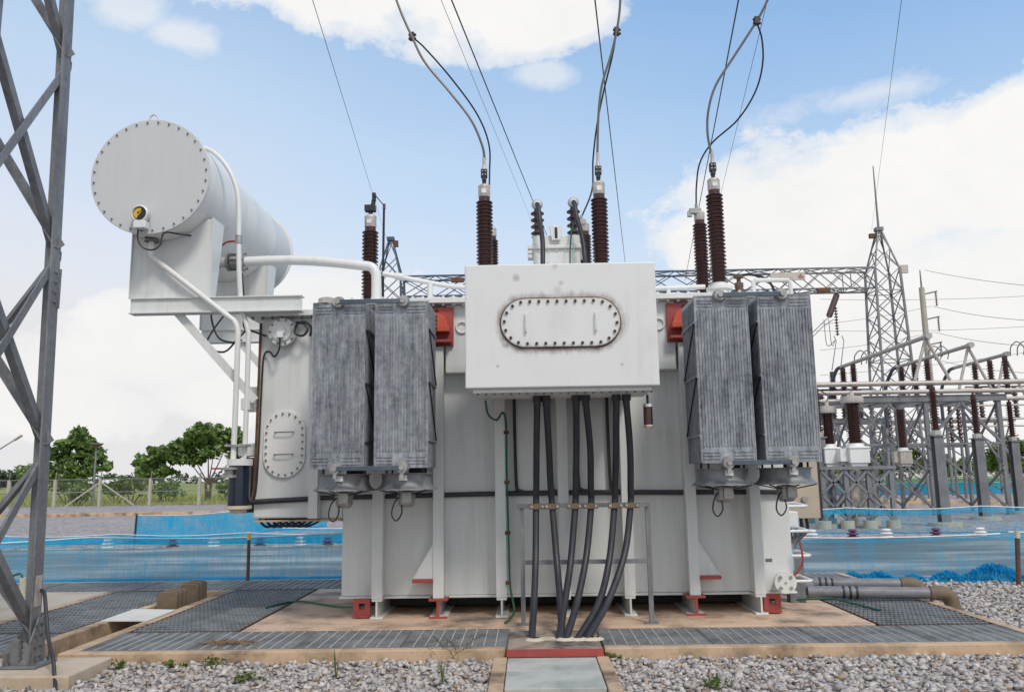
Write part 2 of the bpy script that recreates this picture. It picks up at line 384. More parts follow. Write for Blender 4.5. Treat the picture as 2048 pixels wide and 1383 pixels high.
# ------------------------------------------------------------------ world and light
SUN_EL,SUN_AZ=math.radians(50),math.radians(152)
SKY=.14; CLOUD=.675
def world():
    w=bpy.data.worlds.new('World'); S.world=w; w.use_nodes=True; n=w.node_tree.nodes; l=w.node_tree.links
    bg=n['Background']; bg.inputs['Strength'].default_value=1.0
    sky=n.new('ShaderNodeTexSky'); sky.sky_type='NISHITA'; sky.sun_disc=False; sky.sun_elevation=SUN_EL; sky.sun_rotation=SUN_AZ
    sky.air_density=1.0; sky.dust_density=.6; sky.ozone_density=2.0
    geo=n.new('ShaderNodeTexCoord').outputs['Generated']
    nr=n.new('ShaderNodeVectorMath'); nr.operation='NORMALIZE'; l.new(geo,nr.inputs[0]); d=nr.outputs[0]
    sx=n.new('ShaderNodeSeparateXYZ'); l.new(d,sx.inputs[0]); X,Y,Z=sx.outputs
    n1=noise(n,l,d,5.5,8,.62,(1,1,1.7),.25); n2=noise(n,l,d,15,9,.66,(1,1,1.5),.3); n3=noise(n,l,d,2.2,4,.5,(1,1,2))
    def blob(px,py,rx,rz,w=1.0):
        c=ray(px,py); L=c.length; c=c/L
        v=n.new('ShaderNodeVectorMath'); v.operation='SUBTRACT'; l.new(d,v.inputs[0]); v.inputs[1].default_value=c
        k=n.new('ShaderNodeVectorMath'); k.operation='MULTIPLY'; l.new(v.outputs[0],k.inputs[0])
        k.inputs[1].default_value=(F/rx*L,F/rx*L,F/rz*L)
        e=n.new('ShaderNodeVectorMath'); e.operation='LENGTH'; l.new(k.outputs[0],e.inputs[0])
        r=mth(n,l,'SUBTRACT',1.0,e.outputs['Value'])
        return mth(n,l,'MULTIPLY',mth(n,l,'MAXIMUM',r,-1.0),w)
    B=[(830,-25,360,110),(1060,10,190,95),(640,-30,150,85),
       (1960,350,520,200),(1720,440,330,170),(1500,480,210,150),(1400,490,100,95),(1850,640,640,300),(2050,230,220,95)]
    soft=[(330,680,260,130),(240,640,130,90),(620,600,230,90),(120,820,220,90),(480,790,200,70)]
    wisp=[(375,78,95,34),(250,20,80,42),(1090,148,70,30),(1740,190,260,42)]
    def union(bs,w=1):
        o=None
        for b in bs:
            q=blob(*b,w); o=q if o is None else mth(n,l,'MAXIMUM',o,q)
        return o
    turb=mth(n,l,'ADD',mth(n,l,'MULTIPLY',mth(n,l,'SUBTRACT',n1,.5),1.7),mth(n,l,'MULTIPLY',mth(n,l,'SUBTRACT',n2,.5),1.0))
    c1=mth(n,l,'ADD',union(B),turb)
    m1=ramp(n,l,c1,[(.0,g1(0)),(.14,g1(.6)),(.42,g1(1))])
    c2=mth(n,l,'ADD',union(soft),turb); m2=mth(n,l,'MULTIPLY',ramp(n,l,c2,[(.05,g1(0)),(.22,g1(.7)),(.5,g1(1))]),.9)
    c3=mth(n,l,'ADD',union(wisp),mth(n,l,'MULTIPLY',turb,1.3)); m3=mth(n,l,'MULTIPLY',ramp(n,l,c3,[(.05,g1(0)),(.6,g1(1))]),.55)
    # scattered clouds in the half of the sky behind the camera
    back=mth(n,l,'MULTIPLY',ramp(n,l,n1,[(.42,g1(0)),(.56,g1(1))]),ramp(n,l,mth(n,l,'MULTIPLY',Y,-1.0),[(0,g1(0)),(.3,g1(1))]))
    # thin veil, denser toward the horizon and to the left, as the air is hazy there
    el=mth(n,l,'ADD',Z,mth(n,l,'ADD',mth(n,l,'MULTIPLY',X,.17),mth(n,l,'MULTIPLY',mth(n,l,'SUBTRACT',n3,.5),.16)))
    veil=ramp(n,l,el,[(.0,g1(1)),(.10,g1(.96)),(.22,g1(.80)),(.36,g1(.76)),(.54,g1(.58)),(.75,g1(.45)),(1,g1(.1))])
    vcol=ramp(n,l,el,[(.05,(.555,.55,.56,1)),(.18,(.545,.565,.61,1)),(.34,(.43,.535,.645,1)),(.6,(.20,.385,.645,1))])
    mk=mth(n,l,'MAXIMUM',mth(n,l,'MAXIMUM',m1,m2),mth(n,l,'MAXIMUM',m3,back))
    sc=mixc(n,l,1.0,sky.outputs[0],g1(SKY),'MULTIPLY')
    shade=mth(n,l,'MULTIPLY',ramp(n,l,mth(n,l,'ADD',mth(n,l,'MULTIPLY',n2,.5),mth(n,l,'MULTIPLY',n3,.7)),[(.45,g1(0)),(.75,g1(1))]),.55)
    ccol=mixc(n,l,shade,(1.0*CLOUD,.99*CLOUD,.965*CLOUD,1),(.575,.575,.585,1))
    a=mixc(n,l,veil,sc,vcol); a=mixc(n,l,mk,a,ccol)
    l.new(a,bg.inputs['Color'])
world()
sd=bpy.data.lights.new('sun','SUN'); sd.energy=1.4; sd.angle=math.radians(12); sd.color=(1,.93,.84)
so=bpy.data.objects.new('sun',sd); COL.objects.link(so)
sdir=Vector((math.sin(SUN_AZ)*math.cos(SUN_EL),math.cos(SUN_AZ)*math.cos(SUN_EL),math.sin(SUN_EL)))
so.rotation_euler=(-sdir).to_track_quat('-Z','Y').to_euler(); so.location=(0,0,30)
S.view_settings.view_transform='Standard'; S.view_settings.look='None'; S.view_settings.gamma=1; S.view_settings.exposure=.52
# ------------------------------------------------------------------ ground
GZ=-.12
def sheet(name,mat,xs,ys,hole,z):
    b=MB()
    for i in range(len(xs)-1):
        for j in range(len(ys)-1):
            if hole and hole((xs[i]+xs[i+1])/2,(ys[j]+ys[j+1])/2): continue
            b.add([(xs[i],ys[j],z),(xs[i+1],ys[j],z),(xs[i+1],ys[j+1],z),(xs[i],ys[j+1],z)],[(0,1,2,3)])
    return struct(b.build(name,mat,fix=False))
sheet('gravel_ground','gravel',[-1200,-9.5,-5.17,-4.5,5.12,1200],[-60,8.36,14.1,1800],lambda x,y:(-9.5<x<5.12 and 8.36<y<14.1),GZ)
# pit under the gratings
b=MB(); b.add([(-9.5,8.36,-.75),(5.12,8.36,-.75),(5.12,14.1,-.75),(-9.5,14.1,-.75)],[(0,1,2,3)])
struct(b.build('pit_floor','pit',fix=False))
b=MB(); b.box(-3.23,9.40,-.74,3.76,12.85,0); struct(b.build('concrete_pad','pad',bevel=.012))
def kerb(x0,y0,x1,y1,z1=0,z0=-.74,name='kerb',mat='kerb'):
    return struct(MB().box(x0,y0,z0,x1,y1,z1).build(name,mat,bevel=.01))
kerb(-4.50,8.29,-.26,8.42); kerb(.70,8.29,5.13,8.42)
kerb(5.02,8.42,5.13,14.0); kerb(-4.64,8.29,-4.502,12.85,.002); kerb(-5.20,8.35,-5.06,12.85,.003)
kerb(-9.4,8.29,-5.202,8.42,0); kerb(-5.058,12.78,-4.642,12.86,-.002)
kerb(-9.4,14.02,5.13,14.12,-.003)
kerb(-6.45,9.40,-6.33,12.85,0)
b=MB(); b.box(-5.06,8.29,-.70,-4.64,12.78,-.35); struct(b.build('trench_floor','gravel'))
struct(MB().box(-9.4,10.4,-.74,-6.452,12.85,.001).build('concrete_slab','footing',bevel=.01))
# roads and the far ground
struct(sheet('road','road',[-160,160],[14.6,22.3],None,GZ+.004))
kerb(-150,43.5,150,43.9,.06,-.3); kerb(-150,22.32,150,22.45,GZ+.02,-.3)
sheet('grass_field','grassfield',[-1100,-300,-60,60,300,1100],[63.5,120,300,1700],None,GZ+.03)
# ------------------------------------------------------------------ loose stones
def hulls(k):
    out=[]
    for i in range(k):
        bm=bmesh.new(); P=RNG.normal(size=(10,3)); P/=np.linalg.norm(P,axis=1)[:,None]
        P*=RNG.uniform(.8,1.25,(10,1))
        for p in P: bm.verts.new(p)
        r=bmesh.ops.convex_hull(bm,input=bm.verts); bmesh.ops.triangulate(bm,faces=bm.faces)
        lv=[v for v in bm.verts if not v.link_faces]; bmesh.ops.delete(bm,geom=lv,context='VERTS')
        bm.verts.index_update(); out.append((np.array([v.co[:] for v in bm.verts]),np.array([[v.index for v in f.verts] for f in bm.faces]))); bm.free()
    return out
HU=hulls(20)
def stones(name,rects,dens,lo,hi,zb,keep=None,label=None):
    V=[];Fc=[];o=0
    for (x0,y0,x1,y1) in rects:
        k=int((x1-x0)*(y1-y0)*dens)
        X=RNG.uniform(x0,x1,k);Y=RNG.uniform(y0,y1,k)
        for x,y in zip(X,Y):
            if keep and not keep(x,y): continue
            hv,hf=HU[RNG.integers(20)]; s=lo+(hi-lo)*RNG.random()**1.6
            sc=s*np.array([RNG.uniform(.75,1.25),RNG.uniform(.75,1.25),RNG.uniform(.5,.85)])
            q=hv*sc; a=RNG.uniform(0,6.28); t=RNG.uniform(-.5,.5); ca,sa,ct,st=math.cos(a),math.sin(a),math.cos(t),math.sin(t)
            q=q@np.array([[1,0,0],[0,ct,-st],[0,st,ct]])@np.array([[ca,-sa,0],[sa,ca,0],[0,0,1]])
            q=q+np.array([x,y,zb+RNG.uniform(-.2,.9)*s])
            V.append(q);Fc.append(hf+o);o+=len(hv)
    V=np.concatenate(V);Fc=np.concatenate(Fc)
    me=bpy.data.meshes.new(name); me.vertices.add(len(V)); me.vertices.foreach_set('co',V.astype('f').ravel())
    me.loops.add(len(Fc)*3); me.loops.foreach_set('vertex_index',Fc.astype('i').ravel())
    me.polygons.add(len(Fc)); me.polygons.foreach_set('loop_start',np.arange(0,len(Fc)*3,3,dtype='i')); me.update(calc_edges=True)
    me.materials.append(M['stone']); ob=bpy.data.objects.new(name,me); COL.objects.link(ob)
    ob['label']=label; ob['category']='gravel'; return struct(ob,'stuff')
def nofoot(x,y): return not(-5.3<x<-4.0 and 7.35<y<8.2) and not(-.36<x<.72)
stones('loose_stones',[(-5.6,6.5,-.3,8.3),(.66,6.5,5.9,8.3)],820,.018,.043,GZ,nofoot,'loose grey crushed stones in the foreground before the concrete kerb')
stones('loose_stones',[(-7.5,4.4,-.4,6.5),(.7,4.4,7,6.5)],420,.02,.036,GZ,nofoot,'loose grey crushed stones nearest the viewer, below the frame')
stones('loose_stones',[(5.16,7.0,7.6,14.0),(7.6,8.5,11.5,14.0)],520,.022,.046,GZ,None,'loose grey crushed stones to the right of the pipes')
stones('loose_stones',[(-5.04,8.3,-4.66,12.5)],900,.016,.032,-.35,None,'loose grey stones on the floor of the open trench')
# ------------------------------------------------------------------ gratings
def grating(x0,y0,x1,y1,label,kind='strip',z=0):
    t=thing('steel_grating',((x0+x1)/2,(y0+y1)/2,z-.03),label,'grating','steel gratings over the pit')
    b=MB(); r=MB(); e=MB(); g=.006
    x0+=g;x1-=g;y0+=g;y1-=g
    if kind=='strip':
        k=int((y1-y0)/.034)
        for i in range(1,k): y=y0+(y1-y0)*i/k; b.box(x0,y-.003,z-.032,x1,y+.003,z-.003)
        k=int(round((x1-x0)/.122))
        for i in range(1,k):
            x=x0+(x1-x0)*i/k; r.box(x-.0045,y0,z-.012,x+.0045,y1,z)
    else:
        k=int((y1-y0)/.125)
        for i in range(1,k): y=y0+(y1-y0)*i/k; b.box(x0,y-.009,z-.016,x1,y+.009,z+.001)
        k=int((x1-x0)/.05)
        for i in range(1,k): x=x0+(x1-x0)*i/k; r.box(x-.004,y0,z-.04,x+.004,y1,z-.001)
    for a in ((x0,y0,x1,y0+.006),(x0,y1-.006,x1,y1),(x0,y0+.006,x0+.006,y1-.006),(x1-.006,y0+.006,x1,y1-.006)): e.box(a[0],a[1],z-.034,a[2],a[3],z+.001)
    b.build('bearing_bars','grating',t,fix=False); r.build('cross_bars','crossbar' if kind=='strip' else 'grating',t,fix=False); e.build('frame','rust' if kind!='strip' else 'grating',t,fix=False)
    return t
def split(x0,x1,n): return [(x0+(x1-x0)*i/n,x0+(x1-x0)*(i+1)/n) for i in range(n)]
for i,(a,c) in enumerate(split(-4.49,-.24,4)): grating(a,8.43,c,9.37,'front grating panel left of the cable board, %s from the tower'%ORDS[i])
for i,(a,c) in enumerate(split(.70,5.01,4)): grating(a,8.43,c,9.29,'front grating panel right of the cable board, %s from the board'%ORDS[i])
for i,(a,c) in enumerate(split(-4.49,-3.25,1)): grating(a,9.39,c,12.84,'open mesh grating between the open trench and the tan concrete pad','grid')
grating(3.78,9.31,5.01,12.6,'dark open mesh grating under the two grey pipes right of the pad','grid')
grating(-6.32,9.42,-5.21,12.84,'dark open mesh grating behind the lattice tower, left of the open trench','grid')
for i,(a,c) in enumerate(split(-9.3,-5.21,3)): grating(a,8.43,c,9.38,'front grating panel left of the open trench, %s from the left edge'%ORDS[i])
for i,(a,c) in enumerate(split(-9.3,5.0,9)): grating(a,12.88,c,14.0,'back grating panel along the blue net, %s from the left'%ORDS[i])
# trench board, elbows, stubs
tag(MB().prism([(-5.15,10.1,.006),(-4.57,10.07,.006),(-4.58,10.88,.006),(-5.17,10.98,.006)],(0,0,.012)).build('cover_board','whiteboard'),'white fibre cement board lying across the open trench','board')
def sleeve(x,y,w,h,label):
    R=.075; p=[(x,-.30),(x,h-R)]
    p+=[(x+R-R*math.cos(a),h-R+R*math.sin(a)) for a in [PI/2*k/6 for k in range(7)]]
    p+=[(x+w-.04+.04*math.sin(a),h-.05+.04*math.cos(a)) for a in [PI/2*k/5 for k in range(6)]]+[(x+w,-.30)]
    b=MB().prism([(px,y,pz) for px,pz in p],(0,.055,0)); b.prism([(px*.985+x*.015,y+.058,pz-.012) for px,pz in p],(0,.03,0))
    return tag(b.build('rubber_sleeve','brownpvc',bevel=.012),label,'rubber sleeve','folded brown sleeves hanging in the trench')
for i,(yy,h) in enumerate(((11.25,.19),(11.35,.20),(11.45,.21),(11.85,.22),(11.95,.235),(12.05,.25))):
    sleeve(-5.0+.012*(i%3)+(.04 if i>2 else 0),yy,.27,h,'folded brown rubber sleeve standing in the trench, %s from the white board'%ORDS[i])
for k,(px,py,h) in enumerate(((66,1222,.42),(44,1187,.24))):
    q=gr(px,py); b=MB().cyl(q,q+Vector((0,0,h)),.05,n=14)
    t=tag(b.build('pipe_stub','pvc'),['tall cream plastic pipe stub standing on the slab beside the lattice tower','short cream plastic pipe stub at the back of the slab near the blue net'][k],'pipe','cream pipe stubs')
    if k: MB().tube([q+Vector((0,0,h-.02)),q+Vector((-.06,0,h+.06)),q+Vector((-.22,0,h-.02)),q+Vector((-.28,.0,.05))],.016,6,4).build('green_wire','green',t)
# right-hand ground pipes
for k,(a,c) in enumerate((((3.62,11.18),(5.12,10.92)),((3.62,12.05),(5.14,11.80)))):
    t=thing('ground_pipe',((a[0]+c[0])/2,a[1],0),['grey ground pipe with brown elbow over the mesh grating, nearer one','grey ground pipe with brown elbow over the mesh grating, farther one'][k],'pipe','grey ground pipes')
    MB().tube([(a[0],a[1],.10),(c[0],c[1],.10)],.075,18).build('pipe','pvcgrey',t)
    MB().tube([(c[0]-.04,c[1],.10),(c[0]+.12,c[1]-.02,.10),(c[0]+.21,c[1]-.03,.02),(c[0]+.23,c[1]-.03,-.2)],.09,16,5).build('elbow','brownpvc',t)
    b=MB()
    for dx in (.42,.50,.58): b.cyl((a[0]+dx,a[1]-dx*.17,.10),(a[0]+dx+.025,a[1]-(dx+.025)*.17,.10),.083,n=16)
    b.build('strap','dark',t)
# cable trench board, slabs
t=thing('cable_entry_board',(.22,8.5,0),'weathered board with a red front edge where six black cables enter the ground','board')
MB().box(-.235,8.04,-.02,.665,9.0,.045).build('board','boardwood',t,.008)
MB().box(-.238,8.028,-.022,.668,8.04,.047).build('red_edge','red',t)
b=MB().box(.0,8.46,.0455,.66,8.60,.052)
for x in (.03,.33,.34,.46,.57,.62): b.lathe([(.10,0),(.085,.012),(.05,.02)],(x,8.5,.045),n=10)
b.build('sealing_foam','pvc',t)
kerb(-.36,5.0,-.235,8.03,-.02,-.5); kerb(.60,5.0,.715,8.03,-.02,-.5); kerb(-.36,8.05,-.26,9.40,-.06,-.5); kerb(.672,8.05,.698,9.38,-.06,-.5)
tag(MB().box(-.228,9.02,-.08,.66,9.38,-.012).build('cover_slab','slab',bevel=.006),'small grey concrete cover slab behind the cable board, below the steel rack','slab','trench cover slabs')
for i,(a,c) in enumerate(((7.52,8.02),(6.9,7.51),(6.3,6.89),(5.7,6.29))):
    if i<2: tag(MB().box(-.228,a,-.075,.592,c-.004,-.026).build('cover_slab','slab',bevel=.006),['grey concrete cover slab directly in front of the red edged board','grey concrete cover slab at the bottom edge, nearest the viewer'][i],'slab','trench cover slabs')
# ------------------------------------------------------------------ transformer
T=thing('power_transformer',(.4,11.4,0),'large grey power transformer with four radiators, cable box and overhead conservator drum','transformer')
def P(b,name,mat,par=None,bevel=0,label=None):
    o=b.build(name,mat,par or T,bevel)
    if label: o['label']=label
    return o
def bolts(b,c,ax,r,h): ax=Vector(ax); b.cyl(Vector(c),Vector(c)+ax*h,r,n=6)
# tank
b=MB(); b.box(-2.32,10.33,.23,3.19,12.6,3.80); b.box(-1.02,10.15,2.93,1.86,10.329,3.799)
b.box(-2.345,10.30,.20,3.215,12.63,.229)
tank=P(b,'tank','tank',None,.012)
b=MB(); b.box(-2.40,10.02,3.801,3.27,12.7,3.835); b.box(-2.40,10.03,3.837,3.27,12.7,3.87)
b.box(-1.6,10.4,3.871,2.6,12.4,3.93)
P(b,'tank_cover','white',None,.006)
b=MB()
for i in range(44): x=-2.32+i*.128; b.cyl((x,10.075,3.87),(x,10.075,3.90),.018,n=6); b.cyl((x,10.075,3.775),(x,10.075,3.80),.018,n=6)
each(b,'cover_bolt','tank',T)
for i,x in enumerate((-1.84,-1.105,-.35,.41,1.176,1.946,2.713)):
    top=3.26 if i in (1,5) else 2.93
    b=MB().box(x-.065,10.08,.225,x+.065,10.149,top); b.box(x-.055,10.149,.235,x+.055,10.33,2.929 if i in (2,3,4) else top-.002)
    P(b,'stiffener','tank',None,.008)
for i,x in enumerate((-1.84,-1.105,-.35,.41,1.176,1.946,2.713)):
    red=i in (1,5); w=.105 if red else .075
    b=MB(); b.box(x-w,10.07,.0,x+w,12.7,.022); b.box(x-.011,10.07,.023,x+.011,12.7,.197)
    if not red: b.box(x-.06,10.085,.1971,x+.06,10.3,.2245)
    P(b,'skid','tank',None,.003)
    if red:
        b=MB().box(x-.112,10.05,.199,x+.112,10.30,.2245); b.box(x-.018,10.05,.026,x+.018,10.0695,.1985); b.box(x-.112,10.05,0,x+.112,10.0695,.026)
        P(b,'skid_end','red',None,.003)
for sx,x in ((-1,-1.17),(1,2.01)):
    xe=x+sx*.24
    b=MB().prism([(x,10.10,.455),(xe,10.10,.455),(x,10.10,.86)],(0,.012,0)); P(b,'jacking_gusset','tank')
    b=MB().box(min(x,xe),10.02,.415,max(x,xe),10.33,.452); P(b,'jacking_plate','red',None,.004)
for x in (-2.03,2.86):
    b=MB(); A=[]
    for k in range(12): a=PI*2*k/12; A.append((x+.035*math.cos(a),10.14,.135+.035*math.sin(a)))
    b.box(x-.10,10.14,.03,x+.10,10.17,.10); b.box(x-.10,10.14,.10,x-.036,10.17,.2245);b.box(x+.036,10.14,.10,x+.10,10.17,.2245);b.box(x-.036,10.14,.172,x+.036,10.17,.2245)
    b.box(x-.10,10.11,.015,x+.10,10.2,.03)
    P(b,'hauling_lug','red')
for yy in (10.95,12.0): P(MB().box(-2.25,yy,.024,3.12,yy+.03,.198),'light_blocking_beam','dark')  # added cross pieces that stop light coming through under the tank
# red jacking pockets under the cover
for sx,x0,x1 in ((-1,-1.34,-.915),(1,1.755,2.18)):
    b=MB().box(x0,10.10,3.27,x1,10.1485,3.76); b.box(x0+.02,10.0,3.30,x1-.02,10.0995,3.335)
    j=P(b,'lifting_bracket','red',None,.006)
    xm=(x0+x1)/2; b=MB(); b.add(*[[],[]]) if False else None
    arc=[(xm+.15*math.cos(a),9.98,3.51+.15*math.sin(a)) for a in [PI*k/14 for k in range(15)]]
    b.prism(arc+[(xm-.15,9.98,3.45),(xm+.15,9.98,3.45)],(0,.119,0)); b.box(xm-.17,9.955,3.43,xm+.17,10.098,3.50)
    P(b,'trunnion','redorange',j,.004)
    b=MB(); xx=xm
    b.prism([(xx-.035,9.953,3.69),(xx+.035,9.953,3.69),(xx,9.953,3.74)],(0,.004,0)) if False else None
    b.prism([(xx-.035,10.096,3.70),(xx+.035,10.096,3.70),(xx,10.096,3.745)],(0,.0035,0))
    for zz in (3.62,3.57,3.52): b.prism([(xx-.03,9.977,zz-.018),(xx+.03,9.977,zz-.012),(xx+.012,9.977,zz+.022),(xx-.02,9.977,zz+.016)],(0,.0029,0))
    b.box(xx-.025,9.952,3.445,xx+.025,9.9549,3.485)
    P(b,'stencil_mark','dark',j)
for x in (-.81,1.655):
    b=MB().tube([(x+.07*math.cos(a),10.135,3.505+.07*math.sin(a)) for a in [2*PI*k/20 for k in range(21)]],.011,6); P(b,'lifting_ring','white')
# left tap-changer compartment
b=MB(); b.box(-3.41,10.25,1.18,-2.70,12.3,3.69); b.box(-2.70,10.33,1.16,-2.321,12.3,3.69)
C=P(b,'tap_changer_compartment','tank',None,.02)
P(MB().box(-2.70,10.12,1.175,-2.585,10.33,3.69),'stiffener','tank',C,.006)
b=MB().box(-3.54,10.10,3.691,-2.42,12.4,3.73); b.box(-3.53,10.11,3.7305,-2.42,12.4,3.765)
cv=P(b,'compartment_cover','tank',C,.004)
b=MB()
for i in range(9): bolts(b,(-3.47+i*.125,10.16,3.69),(0,0,-1),.017,.035); 
each(b,'cover_bolt','bolt',C)
P(MB().box(-3.41,10.27,1.135,-2.325,12.3,1.159),'bottom_lip','kerb',C)
def stadium(cx,cz,hw,r,vert=False,n=14):
    o=[]
    for k in range(n+1): a=-PI/2+PI*k/n; o.append((hw+r*math.cos(a),r*math.sin(a)))
    for k in range(n+1): a=PI/2+PI*k/n; o.append((-hw+r*math.cos(a),r*math.sin(a)))
    return [((cx-q,cz+p) if vert else (cx+p,cz+q)) for p,q in o]
def cover(cx,cz,hw,r,y,th,mat,bm,par,vert,nb,br=.013,inset=.036):
    pl=stadium(cx,cz,hw,r,vert); o=P(MB().prism([(x,y,z) for x,z in pl],(0,th,0)),'inspection_cover',mat,par,.004)
    pts=stadium(cx,cz,hw,r-inset,vert,40); L=[0]; m_=len(pts)
    for i in range(m_): a=pts[i];c=pts[(i+1)%m_]; L.append(L[-1]+math.hypot(a[0]-c[0],a[1]-c[1]))
    b=MB()
    for k in range(nb):
        d=L[-1]*(k+.5)/nb
        i=max(q for q in range(m_) if L[q]<=d); f=(d-L[i])/max(1e-6,L[i+1]-L[i]); a=pts[i];c=pts[(i+1)%m_]
        bolts(b,(a[0]+(c[0]-a[0])*f,y,a[1]+(c[1]-a[1])*f),(0,-1,0),br,.022)
    each(b,'bolt',bm,par); return o
def handle(pts,par,mat,r=.008): return P(MB().tube(pts,r,6,4),'handle',mat,par)
cover(-3.04,2.085,.155,.262,10.215,.033,'white','bolt',C,True,24,.0125)
for z in (2.23,1.955): handle([(-3.15,10.214,z),(-3.14,10.17,z),(-2.94,10.17,z+.004),(-2.93,10.214,z+.004)],C,'bolt')
P(MB().lathe([(0,-.06),(.05,-.06),(.055,-.03),(.12,-.03),(.125,-.005),(.175,-.005),(.18,.035),(.13,.04),(.13,.12)],(-3.085,10.14,3.49),(0,1,0),28),'relay_flange','white',C)
b=MB()
for k in range(10): a=2*PI*k/10; bolts(b,(-3.085+.155*math.cos(a),10.135,3.49+.155*math.sin(a)),(0,-1,0),.014,.016)
each(b,'flange_bolt','bolt',C); P(MB().box(-3.125,10.03,3.40,-3.045,10.085,3.47),'junction_box','hotwhite',C,.006)
P(MB().tube([(-3.085,10.05,3.40),(-3.09,10.06,3.26),(-3.16,10.10,3.17),(-3.24,10.16,3.24),(-3.32,10.21,3.22),(-3.345,10.22,3.0),(-3.36,10.22,2.0),(-3.38,10.22,1.5),(-3.44,10.2,1.36)],.013,6,6),'signal_cable','dark',C)
P(MB().tube([(-2.9,10.1,3.60),(-2.80,10.08,3.58),(-2.74,10.06,3.50),(-2.80,10.05,3.42),(-2.90,10.06,3.46),(-2.88,10.08,3.57),(-2.78,10.07,3.60),(-2.70,10.09,3.52),(-2.72,10.1,3.42)],.016,6,6),'coiled_cable','dark',C)
P(MB().tube([(-3.39,10.235,3.62),(-3.395,10.235,2.6),(-3.40,10.235,2.0),(-3.41,10.235,1.5),(-3.46,10.2,1.37)],.018,6,5),'conduit','rust',C)
P(MB().box(-3.66,10.5,2.64,-3.412,10.9,2.84),'bracket','tank',C,.004); P(MB().box(-3.62,10.5,2.52,-3.412,10.6,2.60),'bracket','tank',C,.004)
P(MB().box(-3.68,10.4,1.95,-3.412,10.8,2.11),'terminal_box','white',C,.006)
P(MB().box(-3.60,10.35,1.25,-3.412,10.9,1.93),'control_box','dark',C,.01)
b=MB()
for i in range(7): x=-3.40+i*.08; b.tube([(x,10.5,1.24),(x+.02,10.44,1.14),(x+.12,10.4,1.07),(x+.25,10.4,1.11),(x+.33,10.45,1.17)],.016,6,5)
P(b,'cable_loops','black',C)
